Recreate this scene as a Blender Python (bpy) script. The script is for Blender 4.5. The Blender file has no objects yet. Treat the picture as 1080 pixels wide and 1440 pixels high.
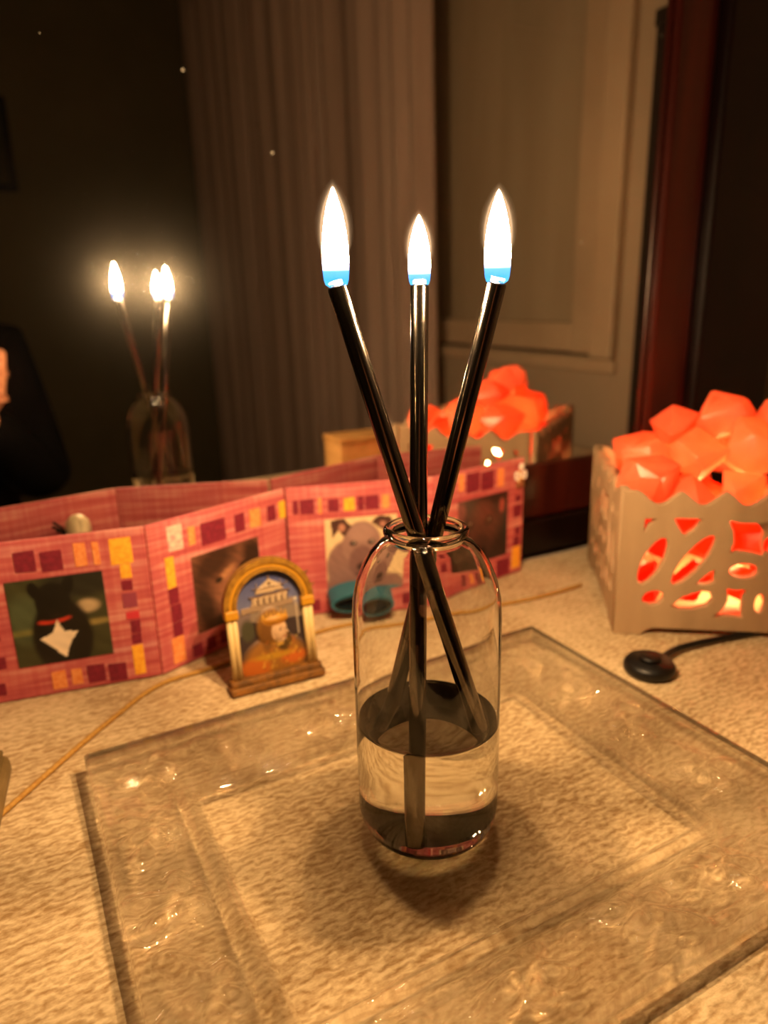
import bpy, bmesh, math, random
import numpy as np
from mathutils import Vector, Matrix

random.seed(7); np.random.seed(7)
scene = bpy.context.scene
col = scene.collection
R = math.radians
Z0 = 0.75                      # height of the tablecloth above the floor

# ------------------------------------------------------------------ camera
PITCH, YAW, ROLL, FPX = R(16.6), R(28.0), R(-1.4), 1008.0
fw = Vector((math.sin(YAW) * math.cos(PITCH), math.cos(YAW) * math.cos(PITCH), -math.sin(PITCH)))
rt0 = Vector((math.cos(YAW), -math.sin(YAW), 0))
up0 = rt0.cross(fw)
rt = rt0 * math.cos(ROLL) + up0 * math.sin(ROLL)
up = up0 * math.cos(ROLL) - rt0 * math.sin(ROLL)
CAM = Vector((0, -0.607, Z0 + 0.285))
cd = bpy.data.cameras.new('camera')
cam = bpy.data.objects.new('camera', cd); col.objects.link(cam)
cam.matrix_world = Matrix(((rt.x, up.x, -fw.x, CAM.x), (rt.y, up.y, -fw.y, CAM.y), (rt.z, up.z, -fw.z, CAM.z), (0, 0, 0, 1)))
cd.sensor_fit = 'VERTICAL'; cd.sensor_height = 24.0; cd.sensor_width = 18.0
cd.lens = 24.0 * FPX / 1440.0
cd.clip_start = 0.004; cd.clip_end = 20
cd.dof.use_dof = True; cd.dof.focus_distance = 0.335; cd.dof.aperture_fstop = 3.9
scene.camera = cam

# ------------------------------------------------------------------ world, exposure
w = bpy.data.worlds.new('night'); scene.world = w; w.use_nodes = True
w.node_tree.nodes['Background'].inputs[0].default_value = (0.010, 0.007, 0.005, 1)
w.node_tree.nodes['Background'].inputs[1].default_value = 1.0
vs = scene.view_settings
scene.display_settings.display_device = 'sRGB'
vs.view_transform = 'Standard'; vs.look = 'None'; vs.exposure = 0.75; vs.gamma = 1.0; vs.use_curve_mapping = False
cy = scene.cycles
cy.max_bounces = 11; cy.diffuse_bounces = 3; cy.glossy_bounces = 5; cy.transmission_bounces = 10; cy.transparent_max_bounces = 40
cy.caustics_reflective = True; cy.caustics_refractive = True
cy.blur_glossy = 0.3
cy.sample_clamp_indirect = 80.0
cy.use_denoising = True
cy.use_light_tree = False
cy.use_guiding = True; cy.use_surface_guiding = True; cy.use_volume_guiding = False; cy.guiding_training_samples = 64
FLAME_POWER = 80.0          # brightness of the flame itself
FLAME_WATTS = 1.9          # light it sends out evenly all round
BULB_POWER = 62.0

# ------------------------------------------------------------------ helpers
def lin(c):
    if isinstance(c, str):
        c = tuple(int(c[i:i + 2], 16) / 255 for i in (0, 2, 4))
    return tuple((x / 12.92 if x <= 0.04045 else ((x + 0.055) / 1.055) ** 2.4) for x in c)

MATS = {}
def mat(name, color=(0.5, 0.5, 0.5), rough=0.6, metal=0.0, spec=0.4, **kw):
    if name in MATS: return MATS[name]
    m = bpy.data.materials.new(name); m.use_nodes = True
    b = m.node_tree.nodes['Principled BSDF']
    b.inputs['Base Color'].default_value = (*color[:3], 1)
    b.inputs['Roughness'].default_value = rough
    b.inputs['Metallic'].default_value = metal
    b.inputs['Specular IOR Level'].default_value = spec
    for k, v in kw.items(): b.inputs[k.replace('_', ' ')].default_value = v
    MATS[name] = m
    return m
def nodes(m):
    nt = m.node_tree
    return nt, nt.nodes, nt.links, nt.nodes['Principled BSDF'] if 'Principled BSDF' in nt.nodes else None
def noise_color(m, c1, c2, scale=(20, 20, 20), detail=4, lo=0.35, hi=0.65, bump=0.0, bdist=0.001):
    nt, n, l, b = nodes(m)
    tc = n.new('ShaderNodeTexCoord'); mp = n.new('ShaderNodeMapping'); mp.inputs['Scale'].default_value = scale
    nz = n.new('ShaderNodeTexNoise'); nz.inputs['Scale'].default_value = 1; nz.inputs['Detail'].default_value = detail
    rp = n.new('ShaderNodeValToRGB')
    rp.color_ramp.elements[0].position = lo; rp.color_ramp.elements[0].color = (*c1, 1)
    rp.color_ramp.elements[1].position = hi; rp.color_ramp.elements[1].color = (*c2, 1)
    l.new(tc.outputs['Object'], mp.inputs['Vector']); l.new(mp.outputs[0], nz.inputs['Vector'])
    l.new(nz.outputs['Fac'], rp.inputs['Fac']); l.new(rp.outputs['Color'], b.inputs['Base Color'])
    if bump:
        bp = n.new('ShaderNodeBump'); bp.inputs['Strength'].default_value = bump; bp.inputs['Distance'].default_value = bdist
        l.new(nz.outputs['Fac'], bp.inputs['Height']); l.new(bp.outputs[0], b.inputs['Normal'])
    return m

def link(o, parent=None):
    col.objects.link(o)
    if parent: o.parent = parent
    return o
def mesh(name, verts, faces, m, parent=None, loc=(0, 0, 0), rotz=0.0, smooth=False):
    me = bpy.data.meshes.new(name)
    me.from_pydata([tuple(v) for v in verts], [], [tuple(f) for f in faces]); me.update()
    if smooth: me.polygons.foreach_set('use_smooth', [True] * len(me.polygons))
    me.materials.append(m)
    o = bpy.data.objects.new(name, me); link(o, parent)
    o.location = loc; o.rotation_euler = (0, 0, rotz)
    return o
def bm_obj(name, bm, m, parent=None, loc=(0, 0, 0), rotz=0.0, smooth=False):
    me = bpy.data.meshes.new(name); bm.normal_update(); bm.to_mesh(me); bm.free()
    if smooth: me.polygons.foreach_set('use_smooth', [True] * len(me.polygons))
    me.materials.append(m)
    o = bpy.data.objects.new(name, me); link(o, parent)
    o.location = loc; o.rotation_euler = (0, 0, rotz)
    return o
def empty(name, loc=(0, 0, 0), rotz=0.0, parent=None):
    o = bpy.data.objects.new(name, None); link(o, parent); o.location = loc; o.rotation_euler = (0, 0, rotz)
    o.empty_display_size = 0.02
    return o
def tag(o, label, cat, group=None, kind=None):
    o['label'] = label; o['category'] = cat
    if group: o['group'] = group
    if kind: o['kind'] = kind
    return o
def struct(o, label=None):
    o['kind'] = 'structure'
    if label: o['label'] = label
    return o
def box_bm(lo, hi, bevel=0.0, seg=2, bm=None):
    own = bm is None
    bm = bm or bmesh.new()
    g = bmesh.ops.create_cube(bm, size=1.0)
    for v in g['verts']:
        v.co = Vector([(lo[i] + hi[i]) / 2 + v.co[i] * (hi[i] - lo[i]) for i in range(3)])
    if bevel and own:
        bmesh.ops.bevel(bm, geom=bm.edges[:], offset=bevel, segments=seg, affect='EDGES', profile=0.5)
    return bm
def box(name, lo, hi, m, parent=None, bevel=0.0, loc=(0, 0, 0), rotz=0.0, seg=2):
    return bm_obj(name, box_bm(lo, hi, bevel, seg), m, parent, loc, rotz)
def lathe(name, prof, m, parent=None, loc=(0, 0, 0), seg=48, closed=False, smooth=True):
    verts, faces = [], []
    n = len(prof)
    for (r, z) in prof:
        for k in range(seg):
            a = 2 * math.pi * k / seg
            verts.append((r * math.cos(a), r * math.sin(a), z))
    rng = n if closed else n - 1
    for i in range(rng):
        j = (i + 1) % n
        for k in range(seg):
            k2 = (k + 1) % seg
            faces.append((i * seg + k, i * seg + k2, j * seg + k2, j * seg + k))
    bm = bmesh.new(); me = bpy.data.meshes.new('tmp'); me.from_pydata(verts, [], faces); bm.from_mesh(me); bpy.data.meshes.remove(me)
    bmesh.ops.remove_doubles(bm, verts=bm.verts[:], dist=1e-6)
    bmesh.ops.recalc_face_normals(bm, faces=bm.faces[:])
    return bm_obj(name, bm, m, parent, loc, smooth=smooth)
def tube_data(path, rad, seg=10, cap=True):
    verts, faces = [], []
    P = [Vector(p) for p in path]
    rr = rad if isinstance(rad, (list, tuple)) else [rad] * len(P)
    prev = None
    for i, p in enumerate(P):
        t = (P[min(i + 1, len(P) - 1)] - P[max(i - 1, 0)]).normalized()
        if prev is None:
            a = Vector((0, 0, 1)) if abs(t.z) < 0.9 else Vector((1, 0, 0))
            u = t.cross(a).normalized()
        else:
            u = (prev - t * prev.dot(t)).normalized()
        prev = u; v = t.cross(u)
        for k in range(seg):
            an = 2 * math.pi * k / seg
            verts.append(p + (u * math.cos(an) + v * math.sin(an)) * rr[i])
    for i in range(len(P) - 1):
        for k in range(seg):
            k2 = (k + 1) % seg
            faces.append((i * seg + k, i * seg + k2, (i + 1) * seg + k2, (i + 1) * seg + k))
    if cap:
        faces.append(tuple(range(seg))[::-1]); faces.append(tuple(range((len(P) - 1) * seg, len(P) * seg)))
    return verts, faces
def tube(name, path, rad, m, parent=None, seg=10, loc=(0, 0, 0), cap=True):
    v, f = tube_data(path, rad, seg, cap)
    return mesh(name, v, f, m, parent, loc, smooth=True)
def spline(pts, n=12):
    P = [Vector(p) for p in pts]; out = []
    for i in range(len(P) - 1):
        p0 = P[max(i - 1, 0)]; p1 = P[i]; p2 = P[i + 1]; p3 = P[min(i + 2, len(P) - 1)]
        for k in range(n):
            t = k / n
            out.append(0.5 * ((2 * p1) + (p2 - p0) * t + (2 * p0 - 5 * p1 + 4 * p2 - p3) * t * t + (3 * p1 - p0 - 3 * p2 + p3) * t ** 3))
    out.append(P[-1]); return out
def flat_holes(name, outline, holes, thick, m, parent=None, bevel=0.0):
    """Plate in the local XZ plane (x right, z up) of given thickness, cut through by the holes."""
    cu = bpy.data.curves.new('tmp', 'CURVE'); cu.dimensions = '2D'; cu.fill_mode = 'BOTH'; cu.extrude = thick / 2; cu.bevel_depth = bevel; cu.bevel_resolution = 1
    for poly in [outline] + holes:
        s = cu.splines.new('POLY'); s.points.add(len(poly) - 1); s.use_cyclic_u = True
        for p, q in zip(s.points, poly): p.co = (q[0], q[1], 0, 1)
    co = bpy.data.objects.new('tmp', cu); col.objects.link(co)
    dg = bpy.context.evaluated_depsgraph_get(); dg.update()
    me = bpy.data.meshes.new_from_object(co.evaluated_get(dg))
    bpy.data.objects.remove(co); bpy.data.curves.remove(cu)
    me.transform(Matrix.Rotation(R(90), 4, 'X'))
    me.materials.clear(); me.materials.append(m)
    me.name = name
    o = bpy.data.objects.new(name, me); link(o, parent)
    return o
def ellipse(cx, cz, rx, rz, rot=0, n=16):
    c, s = math.cos(R(rot)), math.sin(R(rot)); out = []
    for k in range(n):
        a = 2 * math.pi * k / n; x = rx * math.cos(a); z = rz * math.sin(a)
        out.append((cx + x * c - z * s, cz + x * s + z * c))
    return out

# colour-attribute prints -----------------------------------------------------
def attr_mat(name, rough=0.45):
    m = mat(name, (1, 1, 1), rough); nt, n, l, b = nodes(m)
    if not any(x.type == 'ATTRIBUTE' for x in n):
        a = n.new('ShaderNodeAttribute'); a.attribute_name = 'print'
        l.new(a.outputs['Color'], b.inputs['Base Color'])
    return m
class Paint:
    def __init__(s, nx, ny, bg):
        s.nx, s.ny = nx, ny
        s.X, s.Y = np.meshgrid(np.linspace(0, 1, nx), np.linspace(0, 1, ny))
        s.a = np.zeros((ny, nx, 3)); s.a[:] = lin(bg)
    def blend(s, mask, c):
        mask = np.clip(mask, 0, 1)[..., None]; s.a = s.a * (1 - mask) + np.array(lin(c)) * mask
    def ell(s, cx, cy, rx, ry, c, rot=0, soft=0.15, al=1.0):
        co, si = math.cos(R(rot)), math.sin(R(rot)); dx, dy = s.X - cx, s.Y - cy
        d = np.sqrt(((dx * co + dy * si) / rx) ** 2 + ((-dx * si + dy * co) / ry) ** 2)
        s.blend((1 - d) / soft * al if al == 1 else np.clip((1 - d) / soft, 0, 1) * al, c)
    def poly(s, pts, c, al=1.0):
        inside = np.zeros_like(s.X, bool); n = len(pts)
        for i in range(n):
            x1, y1 = pts[i]; x2, y2 = pts[(i + 1) % n]
            if y1 == y2: continue
            cnd = ((y1 > s.Y) != (y2 > s.Y)) & (s.X < (x2 - x1) * (s.Y - y1) / (y2 - y1) + x1)
            inside ^= cnd
        s.blend(inside * al, c)
    def streak(s, amt, fx, fy, seed=0):
        r = np.random.RandomState(seed); g = np.zeros_like(s.X)
        for k in range(6):
            g += np.sin(s.X * fx * r.uniform(.5, 1.6) + s.Y * fy * r.uniform(.5, 1.6) + r.uniform(0, 6)) / 6
        s.a = np.clip(s.a * (1 + amt * g[..., None]), 0, 1)
    def obj(s, name, w, h, m, parent, loc, relief=None):
        nx, ny = s.nx, s.ny
        z = relief if relief is not None else np.zeros((ny, nx))
        v = [(s.X[j, i] * w, -float(z[j, i]), s.Y[j, i] * h) for j in range(ny) for i in range(nx)]
        f = [(j * nx + i, j * nx + i + 1, (j + 1) * nx + i + 1, (j + 1) * nx + i) for j in range(ny - 1) for i in range(nx - 1)]
        # rim so that the print has a thickness
        base = len(v); ring = [i for i in range(nx)] + [j * nx + nx - 1 for j in range(1, ny)] + [(ny - 1) * nx + i for i in range(nx - 2, -1, -1)] + [j * nx for j in range(ny - 2, 0, -1)]
        v += [(v[r_][0], 0.0004, v[r_][2]) for r_ in ring]
        for k in range(len(ring)):
            k2 = (k + 1) % len(ring); f.append((ring[k2], ring[k], base + k, base + k2))
        o = mesh(name, v, f, m, parent, loc)
        at = o.data.color_attributes.new('print', 'FLOAT_COLOR', 'POINT')
        full = np.concatenate([s.a.reshape(-1, 3), s.a.reshape(-1, 3)[ring]]); full = np.concatenate([full, np.ones((len(full), 1))], 1)
        at.data.foreach_set('color', full.astype(np.float32).ravel())
        return o

# ------------------------------------------------------------------ materials
M_wall = noise_color(mat('plaster wall', rough=0.85), lin('ab977e'), lin('b6a28a'), (3, 3, 3), bump=0.1)
M_darkwall = noise_color(mat('olive wall', rough=0.9), lin('6d6244'), lin('776a4c'), (3, 3, 3))
M_floor = noise_color(mat('wood floor', rough=0.5), lin('4a3020'), lin('5d3d27'), (2, 30, 2))
M_ceil = mat('ceiling paint', lin('b8ab98'), 0.9)
M_cream = noise_color(mat('cream painted wood', rough=0.45), lin('bea68a'), lin('cab296'), (4, 4, 4))
M_wood_dark = noise_color(mat('dark red mahogany', rough=0.28, spec=0.5), lin('2e0b06'), lin('451309'), (30, 30, 3), bump=0.08)
M_stile = noise_color(mat('mahogany unlit tone', rough=0.35, spec=0.3), lin('0d0403'), lin('160705'), (30, 30, 3), bump=0.05)  # same frame wood, with its unlit look put into a darker colour
M_table = noise_color(mat('dark table wood', rough=0.4), lin('2a160c'), lin('3b2012'), (3, 30, 30))

def cloth_material():
    m = mat('ribbed cream cloth', lin('d8bd95'), 0.9, spec=0.15); nt, n, l, b = nodes(m)
    b.inputs['Sheen Weight'].default_value = 0.15
    tc = n.new('ShaderNodeTexCoord')
    wv = n.new('ShaderNodeTexWave'); wv.wave_type = 'BANDS'; wv.bands_direction = 'Y'
    wv.inputs['Scale'].default_value = 58; wv.inputs['Distortion'].default_value = 9.0; wv.inputs['Detail'].default_value = 3; wv.inputs['Detail Scale'].default_value = 2.0
    nz = n.new('ShaderNodeTexNoise'); nz.inputs['Scale'].default_value = 420; nz.inputs['Detail'].default_value = 4
    mp = n.new('ShaderNodeMapping'); mp.inputs['Scale'].default_value = (0.40, 1.0, 1)
    l.new(tc.outputs['Object'], mp.inputs['Vector']); l.new(mp.outputs[0], nz.inputs['Vector']); l.new(tc.outputs['Object'], wv.inputs['Vector'])
    big = n.new('ShaderNodeTexNoise'); big.inputs['Scale'].default_value = 14; big.inputs['Detail'].default_value = 4
    l.new(tc.outputs['Object'], big.inputs['Vector'])
    add = n.new('ShaderNodeMath'); add.operation = 'MULTIPLY_ADD'; add.inputs[1].default_value = 0.22
    l.new(wv.outputs['Fac'], add.inputs[0]); l.new(nz.outputs['Fac'], add.inputs[2])
    bp = n.new('ShaderNodeBump'); bp.inputs['Strength'].default_value = 0.6; bp.inputs['Distance'].default_value = 0.0010
    l.new(add.outputs[0], bp.inputs['Height']); l.new(bp.outputs[0], b.inputs['Normal'])
    rp = n.new('ShaderNodeValToRGB'); rp.color_ramp.elements[0].position = 0.35; rp.color_ramp.elements[0].color = (*lin('96784f'), 1)
    rp.color_ramp.elements[1].position = 0.62; rp.color_ramp.elements[1].color = (*lin('d2bb94'), 1)
    mx = n.new('ShaderNodeMath'); mx.operation = 'MULTIPLY_ADD'; mx.inputs[1].default_value = 0.35
    l.new(big.outputs['Fac'], mx.inputs[0]); 
    m2 = n.new('ShaderNodeMath'); m2.operation = 'MULTIPLY'; m2.inputs[1].default_value = 0.55
    l.new(add.outputs[0], m2.inputs[0]); l.new(m2.outputs[0], mx.inputs[2])
    l.new(mx.outputs[0], rp.inputs['Fac']); l.new(rp.outputs['Color'], b.inputs['Base Color'])
    return m
M_cloth = cloth_material()

def thin_glass(name, ior=1.5, refr=0.0, tint=(1, 1, 1), rough=0.0):
    """Clear glass: Fresnel reflection over light passing straight through, with a share bent by refraction."""
    m = bpy.data.materials.new(name); m.use_nodes = True; nt = m.node_tree; n = nt.nodes; l = nt.links
    n.clear(); out = n.new('ShaderNodeOutputMaterial')
    fr = n.new('ShaderNodeFresnel'); ge = n.new('ShaderNodeNewGeometry'); io = n.new('ShaderNodeMath'); io.operation = 'MULTIPLY_ADD'
    io.inputs[1].default_value = 1.0 / ior - ior; io.inputs[2].default_value = ior      # the same weak reflection on both faces of the thin wall
    l.new(ge.outputs['Backfacing'], io.inputs[0]); l.new(io.outputs[0], fr.inputs['IOR'])
    gl = n.new('ShaderNodeBsdfGlossy'); gl.inputs['Roughness'].default_value = rough
    tr = n.new('ShaderNodeBsdfTransparent'); tr.inputs['Color'].default_value = (*tint, 1)
    last = tr
    if refr > 0:
        rf = n.new('ShaderNodeBsdfRefraction'); rf.inputs['IOR'].default_value = ior; rf.inputs['Color'].default_value = (*tint, 1); rf.inputs['Roughness'].default_value = rough
        mx = n.new('ShaderNodeMixShader'); mx.inputs[0].default_value = refr
        l.new(tr.outputs[0], mx.inputs[1]); l.new(rf.outputs[0], mx.inputs[2]); last = mx
    m2 = n.new('ShaderNodeMixShader'); l.new(fr.outputs[0], m2.inputs[0]); l.new(last.outputs[0], m2.inputs[1]); l.new(gl.outputs[0], m2.inputs[2])
    l.new(m2.outputs[0], out.inputs['Surface'])
    return m
M_bottle = thin_glass('bottle glass', 1.5, 1.0, (0.985, 0.985, 0.98))
M_tray = thin_glass('pressed tray glass', 1.5, 0.60, (0.985, 0.98, 0.97))
M_trayfloor = thin_glass('clear tray floor glass', 1.5, 0.0, (0.985, 0.98, 0.97))
M_pane = thin_glass('window glass', 1.5, 0.0, (0.92, 0.93, 0.92))

def oil_material():
    m = bpy.data.materials.new('lamp oil'); m.use_nodes = True; nt = m.node_tree; n = nt.nodes; l = nt.links
    n.clear(); out = n.new('ShaderNodeOutputMaterial'); g = n.new('ShaderNodeBsdfGlass')
    g.inputs['IOR'].default_value = 1.43; g.inputs['Color'].default_value = (0.97, 0.96, 0.93, 1); g.inputs['Roughness'].default_value = 0.0
    l.new(g.outputs[0], out.inputs['Surface']); return m
M_oil = oil_material()

def mirror_material():
    m = bpy.data.materials.new('dusty mirror'); m.use_nodes = True; nt = m.node_tree; n = nt.nodes; l = nt.links
    n.clear(); out = n.new('ShaderNodeOutputMaterial')
    g = n.new('ShaderNodeBsdfGlossy'); g.inputs['Roughness'].default_value = 0.0; g.inputs['Color'].default_value = (0.86, 0.85, 0.82, 1)
    h = n.new('ShaderNodeBsdfGlossy'); h.inputs['Roughness'].default_value = 0.20; h.inputs['Color'].default_value = (0.8, 0.76, 0.68, 1)
    d = n.new('ShaderNodeBsdfDiffuse'); d.inputs['Color'].default_value = (0.75, 0.7, 0.6, 1)
    tc = n.new('ShaderNodeTexCoord')
    # thin film of dust scatters a little of the light
    a = n.new('ShaderNodeMixShader'); a.inputs[0].default_value = 0.008
    l.new(g.outputs[0], a.inputs[1]); l.new(h.outputs[0], a.inputs[2])
    vo = n.new('ShaderNodeTexVoronoi'); vo.feature = 'F1'; vo.inputs['Scale'].default_value = 30; vo.inputs['Randomness'].default_value = 1
    l.new(tc.outputs['Object'], vo.inputs['Vector'])
    sp = n.new('ShaderNodeMath'); sp.operation = 'LESS_THAN'; sp.inputs[1].default_value = 0.055
    l.new(vo.outputs['Distance'], sp.inputs[0])
    se = n.new('ShaderNodeSeparateColor'); l.new(vo.outputs['Color'], se.inputs[0])
    pk = n.new('ShaderNodeMath'); pk.operation = 'GREATER_THAN'; pk.inputs[1].default_value = 0.80; l.new(se.outputs[0], pk.inputs[0])
    ml = n.new('ShaderNodeMath'); ml.operation = 'MULTIPLY'; l.new(sp.outputs[0], ml.inputs[0]); l.new(pk.outputs[0], ml.inputs[1])
    m2 = n.new('ShaderNodeMath'); m2.operation = 'MULTIPLY'; m2.inputs[1].default_value = 0.25; l.new(ml.outputs[0], m2.inputs[0])
    b = n.new('ShaderNodeMixShader'); l.new(m2.outputs[0], b.inputs[0]); l.new(a.outputs[0], b.inputs[1]); l.new(d.outputs[0], b.inputs[2])
    l.new(b.outputs[0], out.inputs['Surface']); return m
M_mirror = mirror_material()

# ------------------------------------------------------------------ room shell
XL, XR, YB, ZC = -2.0, 1.10, -3.25, 2.55
struct(box('floor', (XL, YB, -0.05), (XR, 0.15, 0), M_floor))
struct(box('ceiling', (XL, YB, ZC), (XR, 0.15, ZC + 0.05), M_ceil))
struct(box('wall_back', (XL, 0.085, 0), (XR, 0.15, ZC), M_darkwall))
struct(box('wall_left', (XL - 0.06, YB, 0), (XL, 0.15, ZC), M_darkwall))
struct(box('wall_rear', (XL, YB - 0.06, 0), (XR, YB, ZC), M_darkwall))
# right wall with the window opening  (opening y -2.0..-0.53, z 0.905..2.2)
OY0, OY1, OZ0, OZ1 = -2.0, -0.515, Z0 + 0.158, 2.25
bm = bmesh.new()
box_bm((XR, YB, 0), (XR + 0.2, 0.15, OZ0), bm=bm)
box_bm((XR, YB, OZ1), (XR + 0.2, 0.15, ZC), bm=bm)
box_bm((XR, YB, OZ0), (XR + 0.2, OY0, OZ1), bm=bm)
box_bm((XR, OY1, OZ0), (XR + 0.2, 0.15, OZ1), bm=bm)
struct(bm_obj('wall_right', bm, M_wall))
win = struct(empty('window_1', (XR, (OY0 + OY1) / 2, OZ0)), 'cream casement window with closed blind behind the glass')
cyw = (OY0 + OY1) / 2
def wpart(name, y0, y1, z0, z1, x0, x1, m, bev=0.004):
    return box(name, (x0, y0 - cyw, z0 - OZ0), (x1, y1 - cyw, z1 - OZ0), m, win, bev)
# sash
wpart('sash_stile', OY1 - 0.092, OY1 - 0.004, OZ0 + 0.004, OZ1, 0.012, 0.062, M_cream)
wpart('sash_stile', OY0 + 0.004, OY0 + 0.09, OZ0 + 0.004, OZ1, 0.012, 0.062, M_cream)
wpart('sash_rail', OY0 + 0.09, OY1 - 0.092, OZ0 + 0.006, OZ0 + 0.068, 0.012, 0.062, M_cream)
wpart('sash_rail', OY0 + 0.09, OY1 - 0.092, OZ1 - 0.07, OZ1, 0.012, 0.062, M_cream)
wpart('pane', OY0 + 0.09, OY1 - 0.092, OZ0 + 0.068, OZ1 - 0.07, 0.036, 0.041, M_pane, 0)
M_blind = noise_color(mat('beige blind', rough=0.8), lin('d8bfa4'), lin('e2cab0'), (1, 12, 2))
wpart('blind', OY0 + 0.02, OY1 - 0.02, OZ0 + 0.01, OZ1 - 0.02, 0.050, 0.055, M_blind, 0)
# casing round the opening
wpart('casing', OY1, OY1 + 0.060, OZ0, OZ1 + 0.05, -0.022, 0.0, M_cream)
wpart('casing', OY0 - 0.06, OY1 + 0.060, OZ1, OZ1 + 0.06, -0.0215, 0.0, M_cream)
wpart('sill', OY0 - 0.06, OY1 + 0.060, OZ0 - 0.03, OZ0 - 0.002, -0.012, 0.05, M_cream)
struct(box('trim_1', (XR - 0.012, -0.372, 0.0), (XR, -0.335, 2.3), M_cream, None, 0.003))
struct(box('baseboard_right', (XR - 0.014, YB, 0), (XR, 0.08, 0.09), M_cream, None, 0.003))
# dark strap of the roller shutter, on the wall beside the casing
st = empty('shutter_strap', (XR, -0.395, Z0 - 0.20))
M_strap = mat('dark strap', lin('241810'), 0.8)
box('strap_band', (-0.006, -0.016, 0.06), (-0.003, 0.016, 0.92), M_strap, st, 0.001)
box('strap_winder', (-0.014, -0.02, 0.0), (0.0, 0.02, 0.06), M_strap, st, 0.003)
box('strap_guide', (-0.01, -0.018, 0.92), (0.0, 0.018, 0.945), M_strap, st, 0.002)
tag(st, 'dark narrow vertical shutter strap beside the cream window casing', 'strap')

# curtain (sheer, hung in front of the far part of the window)
M_curt = noise_color(mat('grey brown curtain', rough=0.9), lin('bca294'), lin('ccb2a4'), (10, 10, 1))
def curtain():
    nu, nv = 260, 14; y0, y1 = -1.015, -3.19; z0, z1 = 0.04, 2.42
    v, f = [], []
    for j in range(nv):
        t = j / (nv - 1)
        for i in range(nu):
            u = i / (nu - 1)
            y = y0 + (y1 - y0) * u - 0.045 * t
            ph = u * 150 + 1.8 * math.sin(u * 17) + 0.5 * math.sin(u * 41)
            x = XR - 0.075 + 0.022 * math.sin(ph) * (0.75 + 0.25 * math.sin(u * 23)) + 0.010 * math.sin(ph * 0.43 + 1)
            v.append((x - XR + 0.075, y - y0, z0 + (z1 - z0) * t))
    for j in range(nv - 1):
        for i in range(nu - 1):
            a = j * nu + i; f.append((a, a + 1, a + nu + 1, a + nu))
    root = empty('curtain', (XR - 0.075, y0, 0))
    o = mesh('fabric', v, f, M_curt, root, smooth=True)
    md = o.modifiers.new('thick', 'SOLIDIFY'); md.thickness = 0.002
    tube('rod', [(0, 0.15, 2.45), (0, -2.1, 2.45)], 0.012, M_wood_dark, root)
    tag(root, 'grey brown curtain hanging in folds beside the window, seen in the mirror', 'curtain')
curtain()
# framed picture on the rear wall
pf = empty('picture_frame', (-0.03, YB + 0.001, Z0 + 0.78), 0)
M_black = mat('black frame', lin('100c08'), 0.5)
for lo, hi in (((-0.26, 0, 0), (0.26, 0.02, 0.03)), ((-0.26, 0, 0.35), (0.26, 0.02, 0.38)), ((-0.26, 0, 0.03), (-0.23, 0.02, 0.35)), ((0.23, 0, 0.03), (0.26, 0.02, 0.35))):
    box('frame_bar', lo, hi, M_black, pf, 0.003)
box('picture', (-0.23, 0.001, 0.03), (0.23, 0.006, 0.35), noise_color(mat('dull picture', rough=0.7), lin('4b4530'), lin('5b5238'), (6, 6, 6)), pf)
tag(pf, 'dark framed picture on the far wall, seen in the mirror', 'picture')

# ------------------------------------------------------------------ table and cloth
TX0, TX1, TY0, TY1 = -0.55, 0.98, -0.53, 0.075
tb = empty('wooden_table', ((TX0 + TX1) / 2, (TY0 + TY1) / 2, 0))
hx, hy = (TX1 - TX0) / 2, (TY1 - TY0) / 2
box('table_top', (-hx, -hy, Z0 - 0.032), (hx, hy, Z0 - 0.003), M_table, tb, 0.003)
for sx in (-1, 1):
    for sy in (-1, 1):
        cx, cyy = sx * (hx - 0.04), sy * (hy - 0.04)
        box('leg', (cx - 0.025, cyy - 0.025, 0), (cx + 0.025, cyy + 0.025, Z0 - 0.032), M_table, tb, 0.004)
box('apron', (-hx + 0.07, -hy + 0.03, Z0 - 0.09), (hx - 0.07, -hy + 0.05, Z0 - 0.032), M_table, tb)
tag(tb, 'dark wooden table under the cream cloth', 'table')

def tablecloth():
    nx, ny = 150, 70
    x0, x1, y0, y1 = TX0 - 0.004, TX1 + 0.004, TY0 - 0.004, -0.012
    v, f = [], []
    for j in range(ny):
        for i in range(nx):
            x = x0 + (x1 - x0) * i / (nx - 1); y = y0 + (y1 - y0) * j / (ny - 1)
            v.append((x, y, Z0 - 0.0007 + 0.0006 * math.sin(x * 31 + y * 12) * math.sin(y * 27 - x * 9)))
    for j in range(ny - 1):
        for i in range(nx - 1):
            a = j * nx + i; f.append((a, a + 1, a + nx + 1, a + nx))
    # front drop
    rows = 8; base = len(v)
    for k in range(1, rows + 1):
        for i in range(nx):
            x = x0 + (x1 - x0) * i / (nx - 1)
            v.append((x, y0 - 0.006 - 0.008 * (k / rows) * (1 + math.sin(x * 40)) - 0.002, Z0 - 0.02 * k))
    for k in range(rows):
        for i in range(nx - 1):
            a = (base + (k - 1) * nx + i) if k else i
            b = base + k * nx + i
            f.append((a, b, b + 1, a + 1))
    o = mesh('tablecloth', v, f, M_cloth, smooth=True)
    md = o.modifiers.new('thick', 'SOLIDIFY'); md.thickness = 0.0022; md.offset = -1
    tag(o, 'cream ribbed tablecloth spread over the table', 'tablecloth')
tablecloth()

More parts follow.
